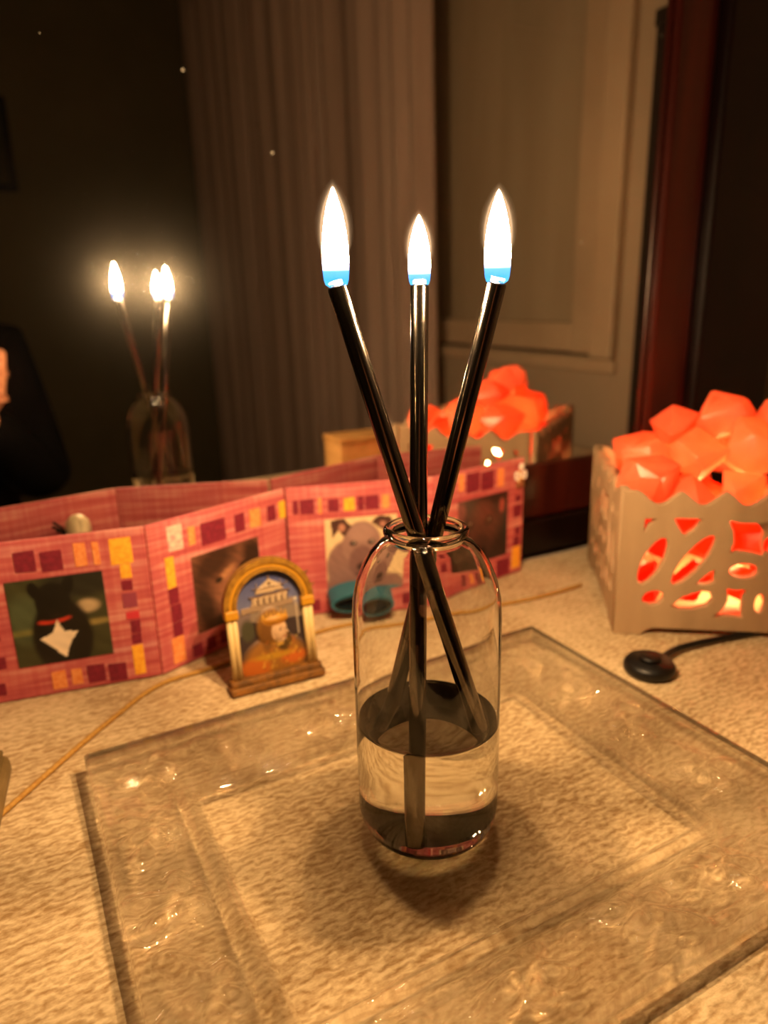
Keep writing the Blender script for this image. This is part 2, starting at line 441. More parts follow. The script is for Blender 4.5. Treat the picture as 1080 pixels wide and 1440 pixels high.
# ------------------------------------------------------------------ mirror on the table against the wall
mi = empty('dresser_mirror', (0.1, 0.02, Z0))
GX0, GX1 = -0.75, 0.674; GZ0, GZ1 = 0.105, 1.15
def mbox(name, x0, x1, y0, y1, z0, z1, m, bev=0.003):
    return box(name, (x0 - 0.1, y0 - 0.02, z0), (x1 - 0.1, y1 - 0.02, z1), m, mi, bev)
gl = mbox('mirror_glass', GX0 - 0.005, GX1 + 0.005, 0.0, 0.006, GZ0 - 0.01, GZ1 + 0.005, M_mirror, 0)
gl['label'] = 'dusty mirror glass'
mbox('backboard', GX0 - 0.02, GX1 + 0.02, 0.0065, 0.02, 0.02, GZ1 + 0.02, M_wood_dark)
mbox('bottom_rail', GX0 - 0.17, GX1 + 0.20, -0.010, 0.0, 0.0, 0.043, M_stile, 0.004)
mbox('bottom_moulding', GX0 - 0.02, GX1 + 0.02, -0.004, 0.0, 0.0435, GZ0, M_wood_dark, 0.002)
mbox('top_rail', GX0 - 0.17, GX1 + 0.20, -0.02, 0.0, GZ1, GZ1 + 0.12, M_wood_dark, 0.006)
for s, g in ((1, GX1), (-1, GX0)):
    a, b = sorted((g, g + s * 0.060)); mbox('inner_moulding', a, b, -0.010, 0.0, 0.0435, GZ1, M_wood_dark, 0.004)
    a, b = sorted((g + s * 0.0605, g + s * 0.20)); mbox('stile', a, b, -0.024, 0.0, 0.0435, GZ1, M_stile, 0.005)
tag(mi, 'large dark mahogany framed mirror standing at the back of the table', 'mirror')

# ------------------------------------------------------------------ glass tray
def tray():
    X0, X1, Y0, Y1 = 0.013, 0.371, -0.455, -0.173
    I0, I1, J0, J1 = 0.068, 0.296, -0.399, -0.241
    nx, ny = 260, 210
    xs = np.linspace(X0, X1, nx); ys = np.linspace(Y0, Y1, ny)
    X, Y = np.meshgrid(xs, ys)
    dx = np.maximum(np.maximum(I0 - X, X - I1), 0); dy = np.maximum(np.maximum(J0 - Y, Y - J1), 0)
    d = np.maximum(dx, dy)                               # distance outside the flat floor
    t = np.clip(d / 0.055, 0, 1)
    top = 0.0075 + 0.0085 * (t * t * (3 - 2 * t) * 0.5 + t * 0.5)
    top += 0.0036 * np.exp(-((d - 0.0065) / 0.0036) ** 2) * np.clip(d / 0.002, 0, 1)      # bead along the floor
    top -= 0.0018 * np.exp(-((d - 0.0135) / 0.0024) ** 2)
    # pressed flowers and leaves on the underside of the rim
    rel = np.zeros_like(X); rs = np.random.RandomState(3)
    spots = []
    per = []
    for k in range(6): per.append((X0 + 0.028 + k * (X1 - X0 - 0.060) / 5, Y0 + 0.027)); per.append((X0 + 0.028 + k * (X1 - X0 - 0.060) / 5, Y1 - 0.033))
    for k in range(1, 4): per.append((X0 + 0.028, Y0 + 0.027 + k * (Y1 - Y0 - 0.060) / 4)); per.append((X1 - 0.038, Y0 + 0.027 + k * (Y1 - Y0 - 0.060) / 4))
    for (fx, fy) in per:
        fx += rs.uniform(-.004, .004); fy += rs.uniform(-.004, .004); ph = rs.uniform(0, 6)
        rr = np.hypot(X - fx, Y - fy); an = np.arctan2(Y - fy, X - fx)
        pet = 0.023 * (0.70 + 0.30 * np.cos(5 * an + ph))
        rel = np.maximum(rel, 0.0048 * np.clip(1 - (rr / np.maximum(pet, 0.004)) ** 2, 0, 1) ** 1.3)
        rel -= 0.0030 * np.exp(-(rr / 0.006) ** 2)
        for q in range(2):                               # leaves
            a = rs.uniform(0, 6.28); lx, ly = fx + 0.019 * math.cos(a), fy + 0.019 * math.sin(a)
            u = (X - lx) * math.cos(a) + (Y - ly) * math.sin(a); v_ = -(X - lx) * math.sin(a) + (Y - ly) * math.cos(a)
            rel = np.maximum(rel, 0.0032 * np.clip(1 - (u / 0.015) ** 2 - (v_ / 0.0065) ** 2, 0, 1))
    for _ in range(9):                                  # pressed glass has no sharp edges
        rel[1:-1, 1:-1] = (rel[1:-1, 1:-1] * 2 + rel[:-2, 1:-1] + rel[2:, 1:-1] + rel[1:-1, :-2] + rel[1:-1, 2:]) / 6
    mask = np.clip((d - 0.012) / 0.008, 0, 1) * np.clip((0.058 - d) / 0.012, 0, 1); mask = mask * mask * (3 - 2 * mask)
    top = top + (rel * 2.1 - 0.0022) * mask
    bot = -0.0016 + 0.0 * t
    edge = np.minimum(np.minimum(X - X0, X1 - X), np.minimum(Y - Y0, Y1 - Y))
    top = top - 0.002 * np.clip(1 - edge / 0.003, 0, 1) ** 2
    verts = [(X[j, i], Y[j, i], Z0 + top[j, i]) for j in range(ny) for i in range(nx)] + [(X[j, i], Y[j, i], Z0 + bot[j, i]) for j in range(ny) for i in range(nx)]
    N = nx * ny; f = []; f2 = []
    for j in range(ny - 1):
        for i in range(nx - 1):
            a = j * nx + i; dst = f2 if max(d[j, i], d[j + 1, i + 1], d[j, i + 1], d[j + 1, i]) < 0.0008 else f
            dst.append((a, a + 1, a + nx + 1, a + nx)); dst.append((N + a, N + a + nx, N + a + nx + 1, N + a + 1))
    ring = [i for i in range(nx)] + [j * nx + nx - 1 for j in range(1, ny)] + [(ny - 1) * nx + i for i in range(nx - 2, -1, -1)] + [j * nx for j in range(ny - 2, 0, -1)]
    for k in range(len(ring)):
        a, b = ring[k], ring[(k + 1) % len(ring)]; f.append((a, N + a, N + b, b))
    cx, cyy = (X0 + X1) / 2, (Y0 + Y1) / 2
    root = empty('glass_tray', (cx, cyy, Z0))
    def sub(name, fs, m):
        use = sorted({i for q in fs for i in q}); mp = {o: k for k, o in enumerate(use)}
        return mesh(name, [(verts[i][0] - cx, verts[i][1] - cyy, verts[i][2] - Z0) for i in use], [tuple(mp[i] for i in q) for q in fs], m, root, smooth=True)
    sub('rim', f, M_tray)['label'] = 'wide rim pressed with flowers'
    sub('tray_floor', f2, M_trayfloor)
    tag(root, 'clear pressed glass tray with flower relief rim under the bottle', 'tray')
tray()

# ------------------------------------------------------------------ bottle, oil, burning rods
BX, BY, BZ = 0.1736, -0.3236, Z0 + 0.0079
bt = empty('glass_bottle', (BX, BY, BZ))
outer = [(0.0, 0.0), (0.026, 0.0), (0.031, 0.0012), (0.0346, 0.0042), (0.0368, 0.009), (0.0376, 0.015), (0.0377, 0.05), (0.0377, 0.100), (0.0377, 0.124),
         (0.0370, 0.134), (0.0350, 0.143), (0.0318, 0.151), (0.0275, 0.158), (0.0230, 0.1625), (0.0196, 0.1645), (0.0182, 0.1655)]
inner = [(0.0172, 0.1648), (0.0186, 0.1632), (0.0222, 0.1608), (0.0265, 0.1563), (0.0304, 0.1496), (0.0335, 0.142), (0.0354, 0.1335), (0.0361, 0.124),
         (0.0361, 0.05), (0.0360, 0.016), (0.0350, 0.0105), (0.0325, 0.0068), (0.028, 0.0052), (0.0, 0.0048)]
lathe('body', outer + [(0.0178, 0.1668)] + inner, M_bottle, bt, seg=96)
lip = []
for k in range(20):
    a = 2 * math.pi * k / 20; lip.append((0.0186 + 0.0025 * math.cos(a), 0.1684 + 0.0025 * math.sin(a)))
lathe('rim', lip, M_bottle, bt, seg=96, closed=True)
tag(bt, 'clear round shouldered glass bottle standing on the tray', 'bottle')
ol = lathe('lamp_oil', [(0.0, 0.0042), (0.0283, 0.0046), (0.0329, 0.0063), (0.0355, 0.0101), (0.0365, 0.0160), (0.0366, 0.05), (0.0366, 0.0655), (0.0366, 0.0672), (0.0358, 0.0670), (0.0350, 0.0666), (0.033, 0.0664), (0.0, 0.0664)], M_oil, None, (BX, BY, BZ), seg=96)
tag(ol, 'clear lamp oil filling the lower third of the bottle', 'liquid')

M_rod = mat('polished gunmetal rod', (0.17, 0.145, 0.12), 0.14, 1.0)
M_rodtip = mat('ceramic fibre tip', lin('d8cfc0'), 0.8)
def flame_mat(name, h):
    m = bpy.data.materials.new(name); m.use_nodes = True; nt = m.node_tree; n = nt.nodes; l = nt.links
    n.clear(); out = n.new('ShaderNodeOutputMaterial'); e = n.new('ShaderNodeEmission')
    tc = n.new('ShaderNodeTexCoord'); sx = n.new('ShaderNodeSeparateXYZ'); l.new(tc.outputs['Object'], sx.inputs[0])
    dv = n.new('ShaderNodeMath'); dv.operation = 'DIVIDE'; dv.inputs[1].default_value = h; l.new(sx.outputs['Z'], dv.inputs[0])
    rp = n.new('ShaderNodeValToRGB'); el = rp.color_ramp.elements
    k = 26.0 / FLAME_POWER
    el[0].position = 0.0; el[0].color = (0.0008 * k, 0.010 * k, 0.020 * k, 1)
    el[1].position = 1.0; el[1].color = (1.0, 0.62, 0.30, 1)
    for p, c in ((0.08, (0.0004 * k, 0.0075 * k, 0.022 * k)), (0.17, (0.002 * k, 0.009 * k, 0.032 * k)), (0.25, (0.10 * k, 0.10 * k, 0.14 * k)), (0.36, (0.9, 0.60, 0.33)), (0.8, (1.0, 0.64, 0.31))):
        q = el.new(p); q.color = (*c, 1)
    l.new(dv.outputs[0], rp.inputs[0]); l.new(rp.outputs[0], e.inputs['Color']); e.inputs['Strength'].default_value = FLAME_POWER
    tr = n.new('ShaderNodeBsdfTransparent'); ad = n.new('ShaderNodeAddShader'); l.new(e.outputs[0], ad.inputs[0]); l.new(tr.outputs[0], ad.inputs[1])
    l.new(ad.outputs[0], out.inputs['Surface']); m.cycles.emission_sampling = 'NONE'; return m
def halo_mat(power):
    m = bpy.data.materials.new('flame halo %.3f' % power); m.use_nodes = True; nt = m.node_tree; n = nt.nodes; l = nt.links
    n.clear(); out = n.new('ShaderNodeOutputMaterial'); e = n.new('ShaderNodeEmission'); e.inputs[0].default_value = (1.0, 0.62, 0.33, 1); e.inputs[1].default_value = power
    tr = n.new('ShaderNodeBsdfTransparent'); ad = n.new('ShaderNodeAddShader'); l.new(e.outputs[0], ad.inputs[0]); l.new(tr.outputs[0], ad.inputs[1])
    l.new(ad.outputs[0], out.inputs['Surface']); m.cycles.emission_sampling = 'NONE'; return m
HALO = [halo_mat(p_) for p_ in (0.16, 0.055, 0.022, 0.010)]
def rod(top, bot, fh, fr, label):
    top = Vector(top); bot = Vector(bot)
    root = empty('burning_rod', bot)
    L = top - bot; d = L.normalized()
    tube('tube', [Vector((0, 0, 0)), d * 0.001, L - d * 0.001, L], [0.0040, 0.0044, 0.0044, 0.0041], M_rod, root, seg=32)
    tube('wick_tip', [L - d * 0.0005, L + d * 0.0022], 0.0031, M_rodtip, root, seg=16)
    prof = [(0.0, 0.0), (0.55, 0.004), (0.82, 0.03), (0.93, 0.08), (0.98, 0.16), (1.0, 0.28), (0.97, 0.42), (0.87, 0.56), (0.70, 0.70), (0.49, 0.82), (0.27, 0.92), (0.10, 0.98), (0.0, 1.0)]
    fl = lathe('flame', [(r * fr, z * fh) for r, z in prof], flame_mat('flame %.4f' % fh, fh), root, tuple(L + Vector((0, 0, -0.0005))), seg=20)
    # soft warm halo round the flame, imitated by nested weakly emitting shells
    mv, mf = [], []
    for (sr, sz, dz) in ((1.07, 1.012, 0.30), (1.16, 1.03, 0.30), (1.27, 1.05, 0.32), (1.40, 1.075, 0.35)):
        pts = [(0.0, dz)] + [(r_, dz + (1 - dz) * (z_ ** 0.9)) for r_, z_ in prof[1:-1]] + [(0.0, 1.0)]
        b0 = len(mv)
        for r_, z_ in pts:
            for k_ in range(20):
                a_ = 2 * math.pi * k_ / 20; mv.append((r_ * fr * sr * math.cos(a_), r_ * fr * sr * math.sin(a_), z_ * fh * sz))
        for i_ in range(len(pts) - 1):
            for k_ in range(20):
                k2 = (k_ + 1) % 20; mf.append((b0 + i_ * 20 + k_, b0 + i_ * 20 + k2, b0 + (i_ + 1) * 20 + k2, b0 + (i_ + 1) * 20 + k_))
    fm = mesh('flame_halo', mv, mf, HALO[0], root, tuple(L + Vector((0, 0, -0.0005))), smooth=True)
    for q_ in HALO[1:]: fm.data.materials.append(q_)
    fm.data.polygons.foreach_set('material_index', [i_ * 4 // len(mf) for i_ in range(len(mf))])
    ld = bpy.data.lights.new('flame_light', 'POINT'); ld.energy = FLAME_WATTS * fh / 0.04; ld.color = (1.0, 0.63, 0.30); ld.shadow_soft_size = 0.0055
    lo = bpy.data.objects.new('flame_light', ld); link(lo, root); lo.location = L + Vector((0, 0, fh * 0.45))
    fl['label'] = 'white flame with a blue base'
    tag(root, label, 'candle', 'burning metal rods in the bottle')
zt = Z0 + 0.2905
def rodline(top, through, z_end):
    top = Vector(top); th = Vector(through); d = th - top; t = (z_end - top.z) / d.z
    while math.hypot(top.x + d.x * t - BX, top.y + d.y * t - BY) > 0.0305: t -= 0.005     # foot rests against the bottle wall
    return top + d * t
zb = BZ + 0.0095
TL, TM, TR = (0.141, -0.302, zt), (0.186, -0.299, zt), (0.2055, -0.334, zt)
rod(TL, rodline(TL, (BX - 0.0070, BY - 0.0050, BZ + 0.165), zb + 0.006), 0.0415, 0.0060, 'burning metal rod leaning to the left with a tall flame')
rod(TM, (0.1565, -0.3405, zb - 0.002), 0.0320, 0.0054, 'upright middle burning rod with the smallest flame')
rod(TR, rodline(TR, (BX + 0.0095, BY + 0.0065, BZ + 0.165), zb + 0.006), 0.0390, 0.0059, 'burning metal rod leaning to the right beside the middle rod')

# ------------------------------------------------------------------ folding photo frame
def paper_material():
    m = mat('pink handmade paper', lin('d9706a'), 0.75, spec=0.2); nt, n, l, b = nodes(m)
    tc = n.new('ShaderNodeTexCoord')
    def streaks(scale, seed):
        mp = n.new('ShaderNodeMapping'); mp.inputs['Scale'].default_value = scale; mp.inputs['Location'].default_value = (seed, seed, seed)
        nz = n.new('ShaderNodeTexNoise'); nz.inputs['Scale'].default_value = 1; nz.inputs['Detail'].default_value = 5
        l.new(tc.outputs['Object'], mp.inputs[0]); l.new(mp.outputs[0], nz.inputs['Vector']); return nz
    a = streaks((12, 12, 260), 1); v = streaks((260, 260, 9), 4); g = streaks((22, 22, 26), 8)
    mx = n.new('ShaderNodeMath'); mx.operation = 'MULTIPLY_ADD'; mx.inputs[1].default_value = 0.72; l.new(a.outputs['Fac'], mx.inputs[0])
    m3 = n.new('ShaderNodeMath'); m3.operation = 'MULTIPLY'; m3.inputs[1].default_value = 0.28; l.new(v.outputs['Fac'], m3.inputs[0]); l.new(m3.outputs[0], mx.inputs[2])
    rp = n.new('ShaderNodeValToRGB'); el = rp.color_ramp.elements
    el[0].position = 0.36; el[0].color = (*lin('a84e54'), 1); el[1].position = 0.66; el[1].color = (*lin('d09a92'), 1)
    q = el.new(0.5); q.color = (*lin('bc6868'), 1)
    l.new(mx.outputs[0], rp.inputs[0])
    r2 = n.new('ShaderNodeValToRGB'); r2.color_ramp.elements[0].position = 0.42; r2.color_ramp.elements[0].color = (*lin('f0c4c8'), 1); r2.color_ramp.elements[1].position = 0.6; r2.color_ramp.elements[1].color = (*lin('ffdcc8'), 1)
    l.new(g.outputs['Fac'], r2.inputs[0])
    mc = n.new('ShaderNodeMix'); mc.data_type = 'RGBA'; mc.blend_type = 'MULTIPLY'; mc.inputs[0].default_value = 0.6
    l.new(rp.outputs[0], mc.inputs[6]); l.new(r2.outputs[0], mc.inputs[7]); l.new(mc.outputs[2], b.inputs['Base Color'])
    bp = n.new('ShaderNodeBump'); bp.inputs['Strength'].default_value = 0.3; bp.inputs['Distance'].default_value = 0.0006
    l.new(mx.outputs[0], bp.inputs['Height']); l.new(bp.outputs[0], b.inputs['Normal'])
    return m
M_paper = paper_material()
SQ = {'d': noise_color(mat('maroon square', rough=0.7), lin('6b1226'), lin('821c30'), (300, 300, 300)), 'y': noise_color(mat('yellow square', rough=0.7), lin('e89a22'), lin('f4b436'), (300, 300, 300)),
      'o': noise_color(mat('orange square', rough=0.7), lin('dc7a3a'), lin('ea9a5a'), (300, 300, 300)), 'm': mat('mauve square', lin('8e3a4c'), 0.7), 'r': mat('red square', lin('c4323c'), 0.7), 'p': noise_color(mat('pale pink square', rough=0.7), lin('e88a86'), lin('f4c4ac'), (200, 200, 200))}
M_photo = attr_mat('photo print', 0.32)
def dog_black():
    p = Paint(64, 64, '3a3a22'); p.ell(.75, .9, .5, .22, '23231a', soft=.4); p.ell(.15, .55, .25, .35, '4a5238', soft=.5)
    p.ell(.8, .62, .16, .1, 'b59c78', soft=.5); p.ell(.85, .42, .3, .05, '8c7a44', soft=.6); p.ell(.1, .4, .3, .05, '6f6a3a', soft=.6)
    p.ell(.5, .3, .34, .5, '14100c', soft=.15); p.ell(.45, .72, .2, .24, '0e0c0a', soft=.15); p.ell(.28, .86, .07, .12, '0e0c0a', 20); p.ell(.62, .88, .07, .12, '0e0c0a', -20)
    p.ell(.44, .505, .2, .045, 'b8321e', 4, .3); p.ell(.44, .54, .19, .04, '14100c', 4, .3)
    p.poly([(.46, .50), (.52, .36), (.66, .34), (.56, .2), (.5, .04), (.4, .16), (.26, .30), (.40, .36)], 'e8d2b4'); p.streak(.25, 25, 30, 1); return p
def dog_brown():
    p = Paint(64, 64, '6a4230'); p.ell(.3, .85, .5, .25, '3a2218', 30, .6); p.ell(.92, .75, .2, .35, '2e1a12', 20, .5)
    p.ell(.60, .38, .34, .38, '9a6448', 35, .7); p.ell(.48, .66, .20, .07, 'a8744e', 30, .7); p.ell(.14, .30, .18, .5, '351f16', 10, .6)
    p.ell(.74, .70, .09, .05, '140a07', 25, .4); p.ell(.36, .60, .07, .045, '160c08', 15, .4); p.ell(.55, .10, .5, .14, '1e110c', 10, .5)
    p.ell(.62, .30, .12, .09, '2a1610', 20, .5); p.ell(.60, .20, .2, .03, '3a2016', 15, .5); p.streak(.4, 40, 60, 5); return p
def dog_grey():
    p = Paint(80, 80, 'd8bd92'); p.ell(.5, .0, .62, .34, '83605a', soft=.15); p.ell(.30, .32, .32, .4, '83625c', soft=.12)
    p.ell(.5, .62, .29, .34, '8d6c64', soft=.12); p.ell(.5, .38, .21, .24, '745350', soft=.2); p.ell(.5, .78, .22, .16, '9c7a70', soft=.4)
    p.poly([(.08, .98), (.26, 1.0), (.36, .88), (.26, .74), (.18, .84), (.10, .74)], '4c2f2a'); p.ell(.23, .87, .06, .07, 'b07a66', soft=.5)
    p.poly([(.64, .92), (.74, 1.0), (.92, .97), (.94, .82), (.86, .76), (.74, .84)], '4c2f2a'); p.ell(.8, .88, .06, .05, 'a87464', soft=.5)
    p.ell(.38, .64, .055, .04, '241614', soft=.3); p.ell(.63, .64, .055, .04, '241614', soft=.3); p.ell(.5, .3, .1, .07, '352220', soft=.3); p.ell(.5, .2, .14, .03, '4c3230', soft=.4)
    p.ell(.39, .65, .014, .012, 'e8d8c8', soft=.5); p.ell(.64, .65, .014, .012, 'e8d8c8', soft=.5); p.ell(.5, .03, .5, .06, '2f6a7a', soft=.3); p.streak(.12, 40, 40, 3); return p
def dog_dark():
    p = Paint(72, 72, '2c1b16'); p.ell(.48, .55, .4, .5, '4a2a22', soft=.4); p.ell(.5, .78, .22, .2, '5c342a', soft=.6); p.ell(.46, .25, .22, .25, '3a221c', soft=.5)
    p.ell(.06, .85, .12, .2, '6a3432', soft=.5); p.ell(.88, .8, .07, .14, '9a4238', soft=.5); p.ell(.96, .5, .06, .4, '1c2420', soft=.4)
    for x in (.22, .6):
        p.ell(x, .62, .09, .08, '1c0f0c', soft=.3); p.ell(x, .62, .055, .05, '5a3a24', soft=.3); p.ell(x, .62, .03, .03, '0a0605', soft=.3); p.ell(x + .02, .64, .013, .012, 'e0c8b0', soft=.4)
    p.ell(.44, .16, .14, .1, '0f0908', soft=.3); p.ell(.4, .2, .03, .02, '6a4a40', soft=.5); p.streak(.25, 50, 50, 9); return p
FOLDS = [(-0.180, -0.018), (-0.055, -0.046), (0.082, -0.069), (0.212, -0.021), (0.346, -0.058), (0.468, -0.039)]
FOLDS[0] = (-0.189, -0.008 - 0.012)
LAY = {
 1: [("P",0.0389,0.1053,0.0266,0.0949), ("d",0.0479,0.0618,0.1014,0.1171), ("d",0.0653,0.0797,0.0993,0.1152), ("o",0.0881,0.0964,0.1002,0.1181), ("o",0.1007,0.1053,0.1001,0.1175), ("y",0.1127,0.1283,0.0979,0.1187), ("y",0.1181,0.1259,0.0867,0.0977), ("d",0.1175,0.1253,0.0769,0.0845), ("m",0.1168,0.1272,0.0624,0.0742), ("r",0.118,0.1277,0.0528,0.0586), ("d",0.1202,0.1274,0.0407,0.0511), ("d",0.1199,0.1269,0.0317,0.0397), ("y",0.1188,0.127,0.0049,0.0301), ("d",0.0847,0.0973,0.0047,0.019), ("d",0.0999,0.1129,0.0027,0.0172), ("o",0.0734,0.0809,0.0056,0.0182), ("o",0.0596,0.0695,0.0043,0.0192), ("d",0.0214,0.0307,0.028,0.0374), ("d",0.0201,0.0274,0.0072,0.0163), ("o", 0.02, 0.03, 0.101, 0.116), ("d", 0.012, 0.030, 0.05, 0.062)],
 2: [("P",0.0366,0.1045,0.0225,0.0895), ("p",0.0177,0.0312,0.0996,0.1197), ("o",0.0363,0.0425,0.0995,0.1149), ("d",0.0483,0.0722,0.0963,0.1148), ("d",0.0821,0.0924,0.0985,0.1144), ("o",0.0978,0.1095,0.0987,0.1144), ("d",0.1172,0.1265,0.0996,0.1136), ("y",0.1303,0.1373,0.099,0.1145), ("y",0.0134,0.0211,0.0696,0.0953), ("d",0.0134,0.0221,0.0564,0.0697), ("d",0.0141,0.0235,0.0404,0.0549), ("d",0.0142,0.0226,0.0281,0.0401), ("o",0.0115,0.0226,0.005,0.0272), ("d",0.0298,0.0391,0.0034,0.0143), ("d",0.044,0.0522,0.0047,0.0153), ("d",0.0578,0.067,0.0049,0.0165), ("y", 0.075, 0.087, 0.005, 0.0165), ("d", 0.115, 0.128, 0.005, 0.016)],
 3: [("P",0.0341,0.1023,0.023,0.0928), ("d",0.0062,0.0112,0.1003,0.1134), ("d",0.0126,0.0254,0.0997,0.1135), ("o",0.0293,0.0325,0.0991,0.1141), ("d",0.0383,0.0482,0.1004,0.112), ("y",0.0527,0.0628,0.0997,0.1121), ("d",0.0652,0.0714,0.099,0.1124), ("d",0.0725,0.0855,0.0991,0.1124), ("o",0.0885,0.0956,0.0989,0.1118), ("d",0.0177,0.0265,0.0042,0.0155), ("d",0.0386,0.0491,0.0065,0.0151), ("d", 0.102, 0.112, 0.006, 0.016), ("r",0.1254,0.1297,0.0777,0.1129), ("p",0.119,0.1234,0.0783,0.1188)],
 4: [("P",0.0298,0.0985,0.0257,0.0942), ("d",0.0407,0.0582,0.1012,0.1206), ("d",0.0608,0.0781,0.1006,0.1195), ("o",0.0305,0.0371,0.105,0.1216), ("o",0.0836,0.0923,0.1003,0.1187), ("d",0.1106,0.1184,0.0796,0.0865), ("d",0.1079,0.1193,0.063,0.0763), ("d",0.111,0.119,0.0436,0.0524), ("d",0.1093,0.1184,0.0318,0.0418), ("y",0.1076,0.1196,0.0063,0.0303), ("d",0.0845,0.1032,0.0026,0.0208), ("o",0.066,0.076,0.0064,0.0207), ("d",0.047,0.056,0.0064,0.0207), ("d",0.012,0.021,0.06,0.073), ("d",0.012,0.021,0.03,0.043)],
 0: [("d", 0.03, 0.05, 0.10, 0.115), ("y", 0.06, 0.075, 0.10, 0.115), ("d", 0.09, 0.11, 0.10, 0.115)]}
PH = {1: (dog_black, 'photo of a black dog with a white chest and red collar'), 2: (dog_brown, 'close photo of a brown dog'), 3: (dog_grey, 'photo of a grey puppy with folded ears'), 4: (dog_dark, 'photo of a dark brown dog facing forward')}
ac = empty('folding_photo_frame', (0.14, -0.045, Z0))
PT = 0.0036; PHT = 0.125
for i in range(5):
    a = Vector((*FOLDS[i], 0)) - Vector((0.14, -0.045, 0)); b = Vector((*FOLDS[i + 1], 0)) - Vector((0.14, -0.045, 0))
    d = b - a; L = d.length; rz = math.atan2(d.y, d.x)
    bm = bmesh.new(); n = 14
    bm = box_bm((0.0006, 0, 0.0004), (L - 0.0006, PT, PHT), 0.0008, 1)
    pn = bm_obj('panel', bm, M_paper, ac, (a.x, a.y, 0), rz)
    for t, x0, x1, z0, z1 in LAY[i]:
        if t == 'P':
            f, lab = PH[i]; o = f().obj('photo', x1 - x0, z1 - z0, M_photo, pn, (x0, -0.0006, z0)); o['label'] = lab
        else:
            jx = random.uniform(-.0003, .0003)
            q = [(x0 + jx, -0.0005, z0), (x1, -0.0005, z0 + random.uniform(-.0006, .0006)), (x1 + jx, -0.0005, z1), (x0, -0.0005, z1 + random.uniform(-.0006, .0006))]
            vv = q + [(p[0], 0.0001, p[2]) for p in q]
            mesh('colour_square', vv, [(0, 1, 2, 3), (0, 4, 5, 1), (1, 5, 6, 2), (2, 6, 7, 3), (3, 7, 4, 0)], SQ[t], pn)
    if i in PH: pn['label'] = ['', 'panel with the black dog photo', 'panel with the brown dog photo', 'panel with the grey puppy photo', 'end panel with the dark brown dog photo'][i]
tag(ac, 'zigzag folding photo frame of pink paper panels with dog photos', 'photo frame')

# jewelled bow charm pinned to the last panel
ch = empty('bow_charm', (0.4565, -0.0450, Z0 + 0.108), math.atan2(0.019, 0.122))
M_gold = mat('gold wire', (0.75, 0.52, 0.25), 0.3, 1.0); M_gem = mat('clear gem', lin('f4e8d8'), 0.1, 0.0, 0.8)
for s in (-1, 1):
    lp = [(s * 0.001, -0.0012, 0)] + [(s * (0.001 + 0.0065 * math.sin(t) ** 0.8), -0.0016, 0.0045 * math.sin(2 * t) * 0.9 + 0.001) for t in [k * math.pi / 10 for k in range(1, 10)]] + [(s * 0.001, -0.0012, -0.0005)]
    tube('bow_loop', lp, 0.0011, M_gem, ch, 8)
    tube('ribbon_tail', [(s * 0.0006, -0.0012, 0), (s * 0.003, -0.0018, -0.005), (s * 0.0042, -0.0014, -0.011)], [0.0009, 0.0012, 0.0014], M_gold, ch, 8)
for k in range(7):
    a = k * 2 * math.pi / 6; rr = 0 if k == 6 else 0.0026
    bm = bmesh.new(); bmesh.ops.create_icosphere(bm, subdivisions=1, radius=0.0013)
    bm_obj('gem', bm, M_gem, ch, (rr * math.cos(a), -0.0024, 0.0105 + rr * math.sin(a)))
tube('pin', [(0, -0.0005, -0.012), (0, -0.0005, 0.0115)], 0.0007, M_gold, ch, 6)
tag(ch, 'small pale jewelled bow charm pinned at the top corner of the end panel', 'charm')

# teal oval band fixed to the grey puppy panel
def band():
    root = empty('teal_band', (0.2655, -0.0515, Z0 + 0.0210), math.atan2(-0.037, 0.134))
    M_teal = mat('teal rubber', lin('245f70'), 0.5); M_tealin = mat('dark teal lining', lin('08181c'), 0.3)
    def ringmesh(name, a, b, a2, b2, y0, y1, m):
        n = 40; v, f = [], []
        for k in range(n):
            t = 2 * math.pi * k / n; c, s = math.cos(t), math.sin(t)
            v += [(a * c, y0, b * s), (a * c, y1, b * s), (a2 * c, y1, b2 * s), (a2 * c, y0, b2 * s)]
        for k in range(n):
            i, j = 4 * k, 4 * ((k + 1) % n)
            for q in range(4):
                f.append((i + q, j + q, j + (q + 1) % 4, i + (q + 1) % 4))
        return mesh(name, v, f, m, root, smooth=False)
    ringmesh('outer_band', 0.027, 0.0105, 0.0240, 0.0078, -0.012, 0.0110, M_teal)
    ringmesh('lining', 0.0239, 0.0077, 0.0220, 0.0058, -0.0128, 0.0108, M_tealin)
    root.rotation_euler[0] = R(7)
    tag(root, 'small teal oval band below the grey puppy photo, half behind the bottle', 'band')
band()

# pale figurine peeping over the panel with the black dog
fg = empty('pale_figurine', (0.044, -0.036, Z0 - 0.0005))
M_pale = mat('pale porcelain', lin('d8c39a'), 0.4)
lathe('body', [(0, 0), (0.012, 0), (0.013, 0.004), (0.009, 0.03), (0.011, 0.06), (0.006, 0.084), (0.004, 0.090)], M_pale, fg, seg=24)
lathe('head', [(0, 0.088), (0.006, 0.090), (0.0095, 0.095), (0.0105, 0.102), (0.009, 0.109), (0.005, 0.1135), (0, 0.115)], M_pale, fg, seg=24)
for k, a in enumerate((150, 175, 200)):
    c, s = math.cos(R(a)), math.sin(R(a))
    tube('dark_sprig', [(0.005 * c, 0.004 * s, 0.086), (0.014 * c, 0.006 * s, 0.101 + 0.002 * k), (0.020 * c, 0.006 * s, 0.104 + 0.003 * k)], 0.0012, M_black, fg, 6)
tag(fg, 'small pale round headed figurine peeping over the black dog panel', 'figurine')

